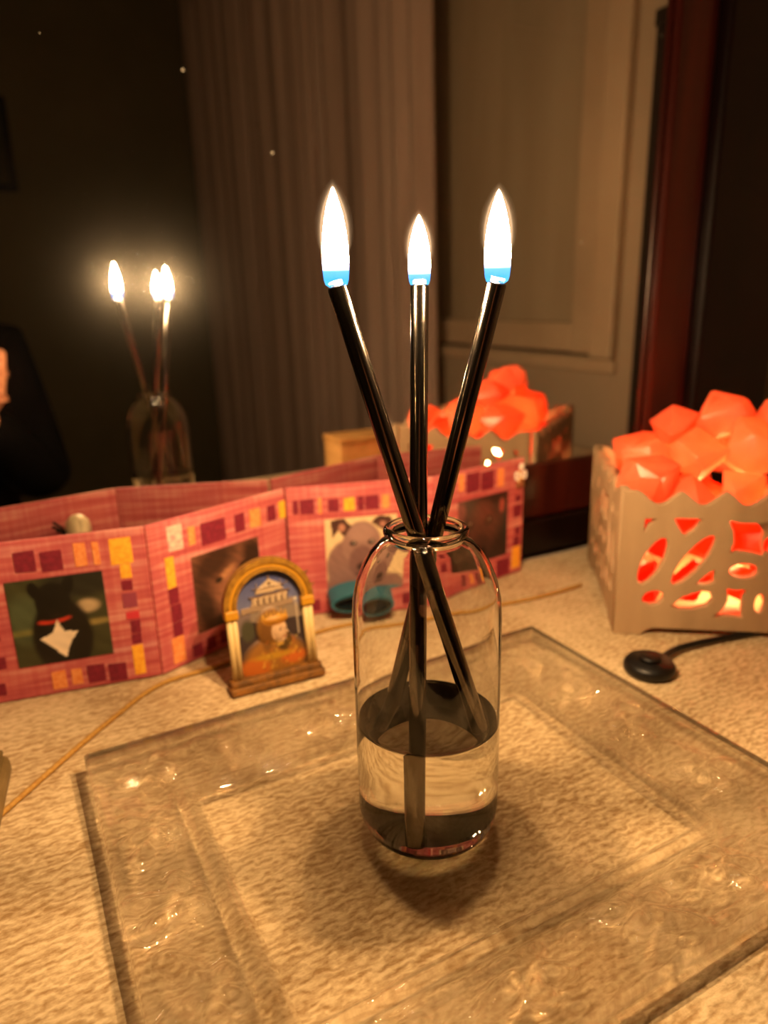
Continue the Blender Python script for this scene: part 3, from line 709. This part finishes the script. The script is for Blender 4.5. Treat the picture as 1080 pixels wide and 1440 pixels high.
# ------------------------------------------------------------------ arched souvenir plaque
def souvenir():
    root = empty('arched_souvenir', (0.1575, -0.1290, Z0 + 0.0002), R(-2))
    root.rotation_euler[0] = R(-7)
    M_sg = noise_color(mat('old gold resin', rough=0.45), lin('6e4a10'), lin('8c641c'), (200, 200, 200)); M_col = mat('cream column', lin('c8ac74'), 0.5); M_cap = mat('yellow capital', lin('b07c18'), 0.45); M_base = noise_color(mat('brown resin base', rough=0.6), lin('5a3c1a'), lin('8a5a20'), (150, 150, 150))
    W = 0.0335
    box('base', (-0.0375, -0.0065, 0.0), (0.0375, 0.010, 0.006), M_base, root, 0.0012)
    box('base_step', (-0.036, -0.004, 0.006), (0.036, 0.008, 0.0105), M_base, root, 0.001)
    for s in (-1, 1):
        cx = s * 0.0300
        for q in (-1, 1):
            tube('column', [(cx + q * 0.0020, 0.001, 0.0105), (cx + q * 0.0020, 0.001, 0.058)], 0.0022, M_col, root, 12)
        box('capital', (cx - 0.0052, -0.003, 0.058), (cx + 0.0052, 0.0055, 0.0655), M_cap, root, 0.0012)
    z0 = 0.0655; n = 28
    for k, (ro, ri, y0, m) in enumerate(((0.0352, 0.0312, -0.0015, M_sg), (0.0312, 0.0285, 0.0, M_cap), (0.0285, 0.0255, -0.002, M_sg))):
        v, f = [], []
        for i in range(n + 1):
            a = math.pi * i / n; c, s = math.cos(a), math.sin(a)
            v += [(ro * c, y0, z0 + ro * s), (ri * c, y0, z0 + ri * s), (ri * c, 0.006, z0 + ri * s), (ro * c, 0.006, z0 + ro * s)]
        for i in range(n):
            for q in range(4):
                f.append((4 * i + q, 4 * i + (q + 1) % 4, 4 * i + 4 + (q + 1) % 4, 4 * i + 4 + q))
        f += [(3, 2, 1, 0), (4 * n, 4 * n + 1, 4 * n + 2, 4 * n + 3)]
        mesh('arch_moulding', v, f, m, root)
    for a in (12, 30):
        c, s = math.cos(R(a)), math.sin(R(a))
        tube('leaf_finial', [(0.0345 * c, 0.002, z0 + 0.0345 * s), (0.0395 * c, 0.002, z0 + 0.0385 * s)], [0.0016, 0.0002], M_base, root, 6)
    # backing plate with arched top
    out = [(-0.031, 0.0105), (0.031, 0.0105), (0.031, z0)] + [(0.031 * math.cos(math.pi * i / 20), z0 + 0.031 * math.sin(math.pi * i / 20)) for i in range(1, 20)] + [(-0.031, z0)]
    bp = flat_holes('backing', out, [], 0.003, M_base, root); bp.location = (0, 0.0062, 0)
    # pressed picture: sky, a stone church front on the hill, a crowned figure in gold robes
    nx, ny = 84, 130
    p = Paint(nx, ny, '4a4f7e'); rl = np.zeros((ny, nx)); X, Y = p.X, p.Y
    p.blend(np.clip((0.9 - Y) / 0.5, 0, 1) * 0.8, '8d8ea8')
    p.ell(.5, .50, .7, .16, '8d7a68', soft=.3); p.poly([(0, 0), (1, 0), (1, .46), (0, .50)], '3c2e2c')
    p.poly([(.0, .36), (.2, .42), (.25, .58), (0, .6)], '7d6a66'); p.ell(.18, .42, .12, .13, '4a4630', soft=.4)
    def slab(pts, c, h):
        nonlocal rl
        before = p.a.copy(); p.poly(pts, c); ch_ = np.abs(p.a - before).sum(2) > 1e-6; rl = np.where(ch_, np.maximum(rl, h), rl)
    slab([(.12, .58), (.86, .60), (.86, .66), (.12, .64)], 'a08468', .0008)
    slab([(.26, .64), (.80, .66), (.78, .74), (.28, .72)], 'b89a78', .0012)
    slab([(.24, .715), (.82, .735), (.82, .75), (.24, .73)], '7a5c40', .0016)
    for k in range(6):
        x = .31 + k * .085; slab([(x, .65), (x + .025, .65), (x + .025, .72), (x, .72)], 'd8bd96', .0018); p.poly([(x + .03, .65), (x + .06, .65), (x + .06, .705), (x + .03, .705)], '5a4434')
    slab([(.32, .745), (.74, .755), (.70, .80), (.36, .795)], 'c4a680', .0014)
    slab([(.30, .795), (.76, .80), (.76, .81), (.30, .805)], '8a6a48', .0018)
    slab([(.38, .805), (.70, .81), (.54, .875)], 'ccb088', .0014); p.ell(.54, .83, .03, .02, '6a5038', soft=.3)
    for x in (.36, .46, .62, .70, .80): slab([(x - .008, .80), (x + .008, .80), (x, .86)], 'b89a74', .001)
    slab([(.53, .87), (.55, .87), (.55, .90), (.53, .90)], '8a6a48', .001)
    # lamp post at the right
    p.poly([(.88, .30), (.91, .30), (.91, .62), (.88, .62)], 'c9b49a', .7); p.ell(.895, .64, .03, .02, 'd8c8ac', soft=.3)
    # figure
    def bump(cx, cy, rx, ry, h):
        nonlocal rl
        d = ((X - cx) / rx) ** 2 + ((Y - cy) / ry) ** 2; rl = np.maximum(rl, h * np.sqrt(np.clip(1 - d, 0, 1)))
    p.ell(.52, .10, .5, .26, '9a6420', soft=.25); bump(.52, .08, .5, .26, .0028)
    p.ell(.22, .06, .26, .12, 'c0641a', soft=.4); p.ell(.78, .10, .22, .08, 'c8641e', soft=.4); p.ell(.5, .15, .4, .04, 'b8861e', soft=.5)
    p.ell(.66, .28, .13, .12, '5a4018', soft=.3); bump(.66, .26, .13, .12, .0032)
    p.ell(.50, .42, .22, .20, '8a5c1e', soft=.2); bump(.50, .42, .22, .20, .0034)
    p.ell(.42, .35, .10, .20, '7a4e1a', soft=.4)
    p.ell(.61, .375, .125, .115, 'dcb48a', soft=.15); bump(.61, .375, .125, .115, .0048)
    p.ell(.70, .385, .035, .012, '4a2c18', soft=.3); p.ell(.615, .39, .022, .010, '3a2214', soft=.4); p.ell(.70, .365, .02, .025, 'e8c49c', soft=.4); bump(.715, .36, .02, .02, .0056)
    p.ell(.675, .315, .035, .012, 'a04a34', soft=.4); p.ell(.63, .41, .04, .006, '6a4020', soft=.5)
    p.ell(.57, .485, .2, .055, 'b87a1e', soft=.2); bump(.57, .485, .2, .055, .005)
    for k in range(7):
        x = .40 + k * .055; p.poly([(x - .03, .50), (x + .03, .50), (x, .57 + .015 * (k % 2))], 'c08a28'); p.ell(x, .535, .012, .01, '3a2a12' if k % 2 else 'e0b048', soft=.4)
    p.ell(.6, .25, .06, .02, 'd0a040', soft=.5)
    rr = np.random.RandomState(4)
    for k in range(70):
        x, y = rr.uniform(.3, .9), rr.uniform(.03, .3); p.ell(x, y, .018, .012, rr.choice(['d09a30', '4a3010', 'b8641c', 'e0b850']), soft=.6, al=.8)
    p.a = p.a * 0.7
    # cut to the arch
    pic = p.obj('picture', 0.0556, 0.0836, attr_mat('souvenir print', 0.5), root, (-0.0278, 0.0044, 0.0102), rl)
    bm = bmesh.new(); bm.from_mesh(pic.data)
    kill = [v for v in bm.verts if (v.co.z + 0.0102 > z0 and math.hypot(v.co.x - 0.0278, v.co.z + 0.0102 - z0) > 0.0275)]
    bmesh.ops.delete(bm, geom=kill, context='VERTS'); bm.to_mesh(pic.data); bm.free()
    pic['label'] = 'pressed picture of a church front and a crowned figure'
    tag(root, 'arched souvenir plaque with gold columns leaning before the photo frame', 'souvenir')
souvenir()

# ------------------------------------------------------------------ salt lamp
LA = R(37); LW, LD = 0.232, 0.182
LFL = Vector((0.4445, -0.1945, Z0))
ex = Vector((math.cos(LA), -math.sin(LA), 0)); ey = Vector((math.sin(LA), math.cos(LA), 0))   # to the right / to the back
lamp = empty('salt_lamp', LFL, -LA)
M_lw = noise_color(mat('pale plywood', rough=0.6), lin('9c8060'), lin('ab8e6c'), (40, 40, 6), bump=0.1)
def fret(W, H=0.119):
    """Outline and holes of one basket side, width W."""
    hw = W / 2; pk = max(3, int(round((W - 0.04) / 0.034)))
    out = [(0.0, 0), (0.022, 0), (0.026, 0.004), (0.032, 0.0065), (W - 0.032, 0.0065), (W - 0.026, 0.004), (W - 0.022, 0), (W, 0), (W, H + 0.009), (W - 0.012, H + 0.0085)]
    x1, x0 = W - 0.012, 0.012; n = pk * 10
    for k in range(1, n):
        x = x1 + (x0 - x1) * k / n; ph = (k / n) * pk
        out.append((x, H + 0.0085 - 0.0115 * (0.5 - 0.5 * math.cos(2 * math.pi * ph)) ** 0.8))
    out += [(0.012, H + 0.0085), (0.0, H + 0.009)]
    s = hw / 0.115
    L = []
    def P(x, y): return ((x - 300) / 715 * 0.115 * s, (1330 - y) / 705 * 0.126)
    def ell(cx, cy, rx, ry, rot): 
        c, q = math.cos(R(rot)), math.sin(R(rot)); pts = []
        for k in range(18):
            a = 2 * math.pi * k / 18; x, y = rx * math.cos(a), ry * math.sin(a); pts.append(P(cx + x * c - y * q, cy + x * q + y * c))
        L.append(pts)
    def pol(*pts): L.append([P(*p) for p in pts])
    ell(468, 955, 118, 46, -66); ell(668, 945, 138, 44, -54); ell(487, 1140, 52, 36, -15)
    pol((590, 1175), (640, 1130), (720, 1098), (765, 1105), (778, 1140), (750, 1172), (690, 1190), (630, 1192))
    pol((560, 742), (690, 742), (660, 790), (615, 825), (590, 790)); pol((415, 745), (480, 745), (440, 775), (410, 830))
    pol((690, 1060), (740, 1015), (775, 985), (782, 1050), (740, 1065))
    pol((830, 752), (880, 762), (950, 762), (1005, 752), (985, 800), (982, 860), (1000, 908), (950, 895), (890, 888), (848, 895), (862, 850), (855, 800))
    pol((850, 1085), (890, 1092), (940, 1085), (928, 1130), (930, 1180), (938, 1222), (880, 1212), (790, 1225), (840, 1185), (860, 1140))
    ell(918, 990, 64, 36, 0)
    for i_, h in enumerate(L):                            # open the cut-outs a little
        gx = sum(p[0] for p in h) / len(h); gz = sum(p[1] for p in h) / len(h); L[i_] = [(gx + (x - gx) * 1.14, gz + (z - gz) * 1.12) for x, z in h]
    L2 = [[(W - x, z) for x, z in reversed(h)] for h in L]
    mid = []
    for cz, r in ((860, 40), (1150, 52)):
        x, z = P(1015, cz); mid.append(ellipse(x, z, r / 715 * .115 * s * 0.55, r / 705 * .126, 0, 16))
    return out, L + L2 + mid
TK = 0.006
for nm, W, loc, rz, lab in (('fret_panel', LW, (0, 0, 0), 0, 'front fretwork panel'), ('fret_panel', LW, (0, LD, 0), 0, 'rear fretwork panel'),
                            ('fret_panel', LD - 2 * TK - 0.0008, (0, TK / 2 + 0.0032, 0), 1, 'left fretwork panel'), ('fret_panel', LD - 2 * TK - 0.0008, (LW, TK / 2 + 0.0032, 0), 1, 'right fretwork panel')):
    o, h = fret(W); pn = flat_holes(nm, o, h, TK, M_lw, lamp, 0.0006)
    if rz: pn.rotation_euler = (0, 0, R(90)); pn.location = (loc[0] + (TK / 2 if loc[0] == 0 else -TK / 2), loc[1], 0)
    else: pn.location = (0, TK / 2 if loc[1] == 0 else LD - TK / 2, 0) if False else (0, loc[1], 0)
    pn['label'] = lab
box('bottom_board', (0.010, 0.006, 0.008), (LW - 0.010, LD - 0.006, 0.013), M_lw, lamp)
M_sock = mat('cream ceramic socket', lin('e0d0b8'), 0.4)
lathe('lamp_holder', [(0, 0.0132), (0.016, 0.0132), (0.016, 0.03), (0.012, 0.034), (0, 0.034)], M_sock, lamp, (LW / 2, LD / 2, 0), 20)
mb = bpy.data.materials.new('bulb'); mb.use_nodes = True; n_ = mb.node_tree.nodes; n_.clear()
o_ = n_.new('ShaderNodeOutputMaterial'); e_ = n_.new('ShaderNodeEmission'); e_.inputs[0].default_value = (1, 0.55, 0.18, 1); e_.inputs[1].default_value = BULB_POWER; mb.node_tree.links.new(e_.outputs[0], o_.inputs[0])
lathe('bulb', [(0, 0.0342), (0.009, 0.036), (0.015, 0.046), (0.019, 0.058), (0.019, 0.068), (0.014, 0.079), (0.007, 0.084), (0, 0.085)], mb, lamp, (LW / 2, LD / 2, 0), 16)
tag(lamp, 'fretwork wooden basket lamp filled with glowing salt chunks', 'lamp')

def salt_material(name, c1, c2):
    m = bpy.data.materials.new(name); m.use_nodes = True; nt = m.node_tree; n = nt.nodes; l = nt.links
    n.clear(); out = n.new('ShaderNodeOutputMaterial')
    tc = n.new('ShaderNodeTexCoord'); oi = n.new('ShaderNodeObjectInfo')
    nz = n.new('ShaderNodeTexNoise'); nz.inputs['Scale'].default_value = 45; nz.inputs['Detail'].default_value = 4
    l.new(tc.outputs['Object'], nz.inputs['Vector'])
    ad = n.new('ShaderNodeMath'); ad.operation = 'MULTIPLY_ADD'; ad.inputs[1].default_value = 0.5; l.new(oi.outputs['Random'], ad.inputs[0])
    hf = n.new('ShaderNodeMath'); hf.operation = 'MULTIPLY'; hf.inputs[1].default_value = 0.5; l.new(nz.outputs['Fac'], hf.inputs[0]); l.new(hf.outputs[0], ad.inputs[2])
    rp = n.new('ShaderNodeValToRGB'); rp.color_ramp.elements[0].position = 0.1; rp.color_ramp.elements[0].color = (*lin(c1), 1); rp.color_ramp.elements[1].position = 0.75; rp.color_ramp.elements[1].color = (*lin(c2), 1)
    l.new(ad.outputs[0], rp.inputs[0])
    d = n.new('ShaderNodeBsdfDiffuse'); t = n.new('ShaderNodeBsdfTranslucent'); g = n.new('ShaderNodeBsdfGlossy'); g.inputs['Roughness'].default_value = 0.35
    bp = n.new('ShaderNodeBump'); bp.inputs['Strength'].default_value = 0.3; bp.inputs['Distance'].default_value = 0.002; l.new(nz.outputs['Fac'], bp.inputs['Height'])
    l.new(rp.outputs[0], d.inputs[0]); l.new(rp.outputs[0], t.inputs[0])
    for x in (d, g): l.new(bp.outputs[0], x.inputs['Normal'])
    a = n.new('ShaderNodeMixShader'); a.inputs[0].default_value = 0.72; l.new(d.outputs[0], a.inputs[1]); l.new(t.outputs[0], a.inputs[2])
    b = n.new('ShaderNodeMixShader'); b.inputs[0].default_value = 0.05; l.new(a.outputs[0], b.inputs[1]); l.new(g.outputs[0], b.inputs[2])
    l.new(b.outputs[0], out.inputs[0]); return m
M_salt = salt_material('pink salt crystal', 'ff8c58', 'ffbe9c'); M_salt_inner_tint = salt_material('salt crystal inner light tint', 'f0401a', 'ff7444')  # same salt twice; inner copy coloured redder to imitate light filtered through the heap
def chunk(lx, ly, z, r, seed, sq=0.8, m=None):
    rs = random.Random(seed); bm = bmesh.new()
    for k in range(17):
        v = Vector((rs.gauss(0, 1), rs.gauss(0, 1), rs.gauss(0, 1))).normalized() * rs.uniform(0.85, 1.08)
        bm.verts.new((v.x * r * rs.uniform(.9, 1.1), v.y * r, v.z * r * sq))
    g = bmesh.ops.convex_hull(bm, input=bm.verts[:])
    junk = [e for e in g['geom_interior'] + g['geom_unused'] if isinstance(e, bmesh.types.BMVert)]
    bmesh.ops.delete(bm, geom=list(set(junk)), context='VERTS')
    bmesh.ops.bevel(bm, geom=bm.edges[:], offset=r * 0.20, segments=3, affect='EDGES', profile=0.6, clamp_overlap=True)
    bmesh.ops.triangulate(bm, faces=bm.faces[:])
    p = LFL + ex * lx + ey * ly
    o = bm_obj('salt_chunk', bm, m or M_salt, None, (p.x, p.y, Z0 + z), rs.uniform(0, 6.28), smooth=True)
    return o
CH = []
# chunks standing along the sides inside the basket
for k in range(6): CH.append((0.028 + k * 0.035, 0.030, 0.036 + 0.004 * (k % 2), 0.0185)); CH.append((0.028 + k * 0.035, LD - 0.030, 0.036 + 0.004 * ((k + 1) % 2), 0.0185))
for k in range(3): CH.append((0.028, 0.064 + k * 0.030, 0.036, 0.0165)); CH.append((LW - 0.028, 0.064 + k * 0.030, 0.036, 0.0165))
for k in range(5): CH.append((0.032 + k * 0.042, 0.032, 0.076 + 0.005 * (k % 2), 0.021)); CH.append((0.032 + k * 0.042, LD - 0.032, 0.077 + 0.005 * ((k + 1) % 2), 0.021))
for k in range(3): CH.append((0.030, 0.066 + k * 0.029, 0.074, 0.018)); CH.append((LW - 0.030, 0.066 + k * 0.029, 0.074, 0.018))
TOP = [(0.026, 0.034, 0.128, 0.0235), (0.062, 0.036, 0.112, 0.021), (0.103, 0.036, 0.117, 0.022), (0.148, 0.034, 0.116, 0.0225), (0.195, 0.036, 0.122, 0.025),
       (0.034, 0.085, 0.131, 0.0235), (0.036, 0.135, 0.132, 0.026), (0.078, 0.080, 0.143, 0.026), (0.128, 0.082, 0.150, 0.028), (0.180, 0.085, 0.146, 0.027),
       (0.085, 0.140, 0.137, 0.027), (0.140, 0.140, 0.140, 0.027), (0.193, 0.138, 0.134, 0.026), (0.105, 0.112, 0.172, 0.024), (0.155, 0.112, 0.171, 0.022), (0.060, 0.110, 0.163, 0.021), (0.206, 0.070, 0.152, 0.020)]
SP = ['salt chunk lying on the near left corner of the basket lamp', 'salt chunk second from the left along the front rim of the basket lamp', 'salt chunk third from the left along the front rim of the basket lamp',
      'salt chunk fourth from the left along the front rim of the basket lamp', 'salt chunk at the right end of the front rim of the basket lamp', 'salt chunk at the middle of the left rim of the basket lamp',
      'salt chunk on the rear left corner of the basket lamp, nearest the mirror', 'salt chunk in the left part of the middle row of the heap', 'large salt chunk in the centre of the middle row of the heap',
      'salt chunk in the right part of the middle row of the heap', 'salt chunk second from the left along the rear rim of the basket lamp', 'salt chunk third from the left along the rear rim of the basket lamp',
      'salt chunk on the rear right corner of the basket lamp', 'salt chunk crowning the heap above the centre of the basket lamp', 'salt chunk crowning the heap just right of the topmost one',
      'salt chunk perched on the heap left of the topmost one', 'small salt chunk perched at the right end of the heap']
for k, c in enumerate(CH):
    tag(chunk(c[0], c[1], c[2], c[3] * 1.28, seed=100 + k, sq=0.95, m=M_salt_inner_tint), 'glowing salt chunk packed inside behind the fretwork of the basket lamp', 'salt', 'salt chunks packed inside the basket lamp')
for k, c in enumerate(TOP):
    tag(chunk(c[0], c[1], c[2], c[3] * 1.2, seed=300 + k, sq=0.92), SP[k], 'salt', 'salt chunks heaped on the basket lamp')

# ------------------------------------------------------------------ dimmer on its black cable
M_blk = mat('black plastic', lin('0c0a09'), 0.45)
sw = empty('cable_dimmer', (0.415, -0.261, Z0))
lathe('disc', [(0, 0.0005), (0.0175, 0.0005), (0.0195, 0.003), (0.0195, 0.007), (0.017, 0.0105), (0, 0.0115)], M_blk, sw, seg=40)
lathe('dial', [(0, 0.0116), (0.0085, 0.0116), (0.0085, 0.0135), (0.007, 0.0145), (0, 0.0145)], M_blk, sw, seg=28)
tube('cable', [p for p in spline([(0.017, 0.004, 0.0045), (0.045, 0.010, 0.004), (0.082, 0.006, 0.0035), (0.139, -0.004, 0.0035), (0.20, -0.005, 0.0035), (0.30, 0.03, 0.0035)])], 0.0028, M_blk, sw, 10)
tag(sw, 'black round dimmer dial on a black cable beside the basket lamp', 'dimmer')

# beige cord across the cloth
M_cord = noise_color(mat('ochre cord', rough=0.8), lin('9a7030'), lin('b0863e'), (400, 400, 400))
cp = spline([(-0.10, -0.255, 0), (-0.028, -0.181, 0), (0.002, -0.150, 0), (0.032, -0.121, 0), (0.075, -0.086, 0), (0.118, -0.080, 0), (0.17, -0.072, 0), (0.24, -0.064, 0), (0.30, -0.080, 0), (0.349, -0.086, 0), (0.384, -0.099, 0), (0.439, -0.106, 0), (0.492, -0.104, 0)], 10)
co = tube('ochre_cord', [(p.x, p.y, Z0 + 0.0016) for p in cp], 0.0018, M_cord, None, 8)
tag(co, 'thin ochre cord lying across the cloth in front of the photo frame', 'cord')

# grey green object at the left edge
ob = empty('soapstone_block', (-0.062, -0.176, Z0), R(-8))
M_soap = noise_color(mat('olive stone', rough=0.5), lin('5e4c28'), lin('75603a'), (60, 60, 60))
box('body', (-0.03, -0.03, 0.0), (0.03, 0.035, 0.016), M_soap, ob, 0.006, seg=3)
box('lid', (-0.027, -0.027, 0.0162), (0.027, 0.032, 0.021), M_soap, ob, 0.003)
tag(ob, 'olive brown lidded box on the cloth at the left edge', 'box')

# pale wooden block by the lamp, seen in the mirror
bk = empty('wooden_block', (0.495, -0.395, Z0), R(0))
box('body', (-0.050, -0.03, 0.0), (0.050, 0.03, 0.074), noise_color(mat('honey wood', rough=0.5), lin('b98a50'), lin('c99a60'), (60, 8, 60)), bk, 0.002)
box('lid', (-0.052, -0.032, 0.0742), (0.052, 0.032, 0.082), noise_color(mat('honey wood lid', rough=0.5), lin('a87a44'), lin('b88a50'), (60, 8, 60)), bk, 0.002)
tag(bk, 'plain honey coloured wooden box seen in the mirror left of the lamp', 'box')

# ------------------------------------------------------------------ the photographer, seen at the mirror's edge
def skin(name, pts, edges, m, parent, sub=1):
    """pts: list of (co, radius); grown into one continuous surface."""
    me = bpy.data.meshes.new(name); me.from_pydata([tuple(p[0]) for p in pts], edges, []); me.update()
    o = bpy.data.objects.new('tmp', me); col.objects.link(o)
    sk = o.modifiers.new('skin', 'SKIN'); sk.use_smooth_shade = True
    for i, p in enumerate(pts):
        r = p[1]; me.skin_vertices[0].data[i].radius = (r, r) if not isinstance(r, tuple) else r
        me.skin_vertices[0].data[i].use_root = (i == 0)
    ss = o.modifiers.new('sub', 'SUBSURF'); ss.levels = sub; ss.render_levels = sub
    dg = bpy.context.evaluated_depsgraph_get(); dg.update()
    m2 = bpy.data.meshes.new_from_object(o.evaluated_get(dg)); bpy.data.objects.remove(o); bpy.data.meshes.remove(me)
    m2.name = name; m2.materials.clear(); m2.materials.append(m)
    o = bpy.data.objects.new(name, m2); link(o, parent)
    m2.polygons.foreach_set('use_smooth', [True] * len(m2.polygons))
    return o
M_skin = mat('skin', lin('c98a68'), 0.55, spec=0.3); M_dark = mat('black knit', lin('0b0a0a'), 0.95, spec=0.05); M_hair = mat('dark hair', lin('1c120c'), 0.6)
def cl(r, u, f): return CAM + rt * r + up * u + fw * f
ph = empty('smartphone', cl(-0.030, -0.058, -0.0075))
ph.matrix_world = Matrix(((rt.x, up.x, -fw.x, ph.location.x), (rt.y, up.y, -fw.y, ph.location.y), (rt.z, up.z, -fw.z, ph.location.z), (0, 0, 0, 1)))
box('body', (-0.0375, -0.078, -0.004), (0.0375, 0.078, 0.004), M_blk, ph, 0.0035, seg=3)
box('screen', (-0.034, -0.074, 0.0041), (0.034, 0.074, 0.0046), mat('dark screen', lin('050505'), 0.15), ph)
tag(ph, 'black smartphone held up to the mirror', 'phone')
pe = empty('person', (-0.13, -1.02, 0))
def rel(p): return Vector(p) - Vector((-0.13, -1.02, 0))
B_ = []; E_ = []
def add(p, r, par=None):
    B_.append((rel(p), r)); i = len(B_) - 1
    if par is not None: E_.append((par, i))
    return i
pel = add((-0.13, -1.02, 0.52), (0.15, 0.11))
sp = add((-0.13, -1.03, 0.68), (0.13, 0.095), pel); cst = add((-0.125, -1.02, 0.86), (0.15, 0.105), sp); nb = add((-0.12, -1.0, 1.00), (0.07, 0.06), cst)
nk = add((-0.115, -0.985, 1.07), 0.052, nb); jaw = add((-0.105, -0.955, 1.13), (0.062, 0.07), nk); hd = add((-0.10, -0.95, 1.20), (0.075, 0.092), jaw); ht = add((-0.10, -0.955, 1.265), (0.06, 0.075), hd)
rs_ = add((0.010, -1.0, 0.955), 0.056, nb); re_ = add((0.060, -0.90, 0.70), 0.042, rs_)
wr = cl(0.010, -0.175, -0.035); rw = add(tuple(wr), 0.027, re_); pm_ = add(tuple(cl(0.020, -0.138, -0.004)), (0.017, 0.022), rw)
kprev = pm_
for k, (u, ln) in enumerate(((-0.126, 0.058), (-0.108, 0.072), (-0.089, 0.078), (-0.070, 0.070))):
    kprev = add(tuple(cl(0.025, u, 0.0)), 0.0120, kprev)                      # knuckles up the edge of the phone
    b = add(tuple(cl(0.002, u + 0.002, 0.014)), 0.0092, kprev); c = add(tuple(cl(0.004 - ln * 0.62, u + 0.004, 0.0135)), 0.0084, b); add(tuple(cl(0.004 - ln, u + 0.005, 0.008)), 0.0072, c)
t1 = add(tuple(cl(0.026, -0.118, -0.014)), 0.0125, pm_); t2 = add(tuple(cl(0.012, -0.092, -0.026)), 0.0105, t1); add(tuple(cl(-0.008, -0.075, -0.024)), 0.0085, t2)
ls = add((-0.285, -0.99, 0.955), 0.056, nb); le = add((-0.36, -0.90, 0.70), 0.042, ls); lw = add((-0.26, -0.74, 0.62), 0.027, le); lh = add((-0.22, -0.68, 0.605), (0.03, 0.015), lw)
for k in range(4):
    a = add((-0.235 + k * 0.018, -0.635, 0.603), 0.009, lh); add((-0.235 + k * 0.019, -0.600, 0.596), 0.0078, a)
a = add((-0.185, -0.68, 0.605), 0.0105, lh); add((-0.168, -0.655, 0.60), 0.009, a)
for s in (-1, 1):
    hp = add((-0.13 + s * 0.09, -1.0, 0.50), 0.085, pel); kne = add((-0.13 + s * 0.12, -0.60, 0.50), 0.058, hp); ank = add((-0.13 + s * 0.12, -0.62, 0.09), 0.038, kne); add((-0.13 + s * 0.13, -0.50, 0.045), 0.034, ank)
body = skin('body', B_, E_, M_skin, pe, 2)
# clothing a little outside the body
def cloth_skin(name, pts, edges, m): return skin(name, [(rel(p), r) for p, r in pts], edges, m, pe, 2)
W_ = Vector(wr); EL = Vector((0.060, -0.90, 0.70)); cuff = W_ + (EL - W_).normalized() * 0.01
cloth_skin('sweater', [((-0.13, -1.02, 0.54), (0.168, 0.128)), ((-0.13, -1.03, 0.68), (0.15, 0.115)), ((-0.125, -1.02, 0.86), (0.168, 0.124)), ((-0.12, -1.0, 1.01), (0.086, 0.076)), ((0.010, -1.0, 0.957), 0.073), ((0.060, -0.90, 0.70), 0.058), (tuple(cuff), 0.040), ((-0.285, -0.99, 0.957), 0.073), ((-0.36, -0.90, 0.70), 0.058), ((-0.27, -0.755, 0.627), 0.040)],
           [(0, 1), (1, 2), (2, 3), (3, 4), (4, 5), (5, 6), (3, 7), (7, 8), (8, 9)], M_dark)
M_tr = mat('dark trousers', lin('14151a'), 0.9)
cloth_skin('trousers', [((-0.13, -1.02, 0.52), (0.165, 0.125))] + [q for s in (-1, 1) for q in (((-0.13 + s * 0.09, -1.0, 0.50), 0.10), ((-0.13 + s * 0.12, -0.60, 0.50), 0.073), ((-0.13 + s * 0.12, -0.62, 0.13), 0.055))], [(0, 1), (1, 2), (2, 3), (0, 4), (4, 5), (5, 6)], M_tr)
for s in (-1, 1):
    cloth_skin('shoe', [((-0.13 + s * 0.12, -0.63, 0.05), 0.049), ((-0.13 + s * 0.125, -0.56, 0.045), 0.044), ((-0.13 + s * 0.13, -0.49, 0.038), 0.036)], [(0, 1), (1, 2)], M_blk)
cloth_skin('hair', [((-0.10, -0.985, 1.235), (0.086, 0.09)), ((-0.10, -0.975, 1.275), (0.07, 0.075)), ((-0.105, -1.01, 1.15), (0.075, 0.06)), ((-0.11, -1.03, 1.05), (0.07, 0.04))], [(0, 1), (0, 2), (2, 3)], M_hair)
# face
fc = Vector((-0.10, -0.865, 1.195)) - Vector((-0.13, -1.02, 0))
for s in (-1, 1):
    bm = bmesh.new(); bmesh.ops.create_uvsphere(bm, u_segments=12, v_segments=8, radius=0.011); bm_obj('eye', bm, mat('eye', lin('e8e0d8'), 0.2), pe, tuple(fc + Vector((s * 0.03, 0.008, 0.012))), smooth=True)
    bm = bmesh.new(); bmesh.ops.create_uvsphere(bm, u_segments=12, v_segments=8, radius=0.018); [setattr(v, 'co', Vector((v.co.x * 0.4, v.co.y * 0.8, v.co.z * 1.5))) for v in bm.verts]; bm_obj('ear', bm, M_skin, pe, tuple(fc + Vector((s * 0.077, -0.085, 0.0))), smooth=True)
tube('nose', [fc + Vector((0, 0.004, 0.015)), fc + Vector((0, 0.018, -0.018)), fc + Vector((0, 0.012, -0.026))], [0.006, 0.012, 0.009], M_skin, pe, 10)
tube('mouth', [fc + Vector((-0.024, -0.004, -0.05)), fc + Vector((0, 0.006, -0.051)), fc + Vector((0.024, -0.004, -0.05))], [0.002, 0.006, 0.002], mat('lips', lin('9a5048'), 0.5), pe, 8)
tag(pe, 'person in a black sweater holding up a phone at the mirror edge', 'person')
stl = empty('stool', (-0.13, -1.04, 0))
box('seat', (-0.2, -0.18, 0.37), (0.2, 0.18, 0.405), M_table, stl, 0.008)
for sx in (-1, 1):
    for sy in (-1, 1):
        tube('leg', [(sx * 0.17, sy * 0.15, 0), (sx * 0.15, sy * 0.13, 0.372)], 0.016, M_table, stl, 12)
tag(stl, 'dark wooden stool under the photographer', 'stool')
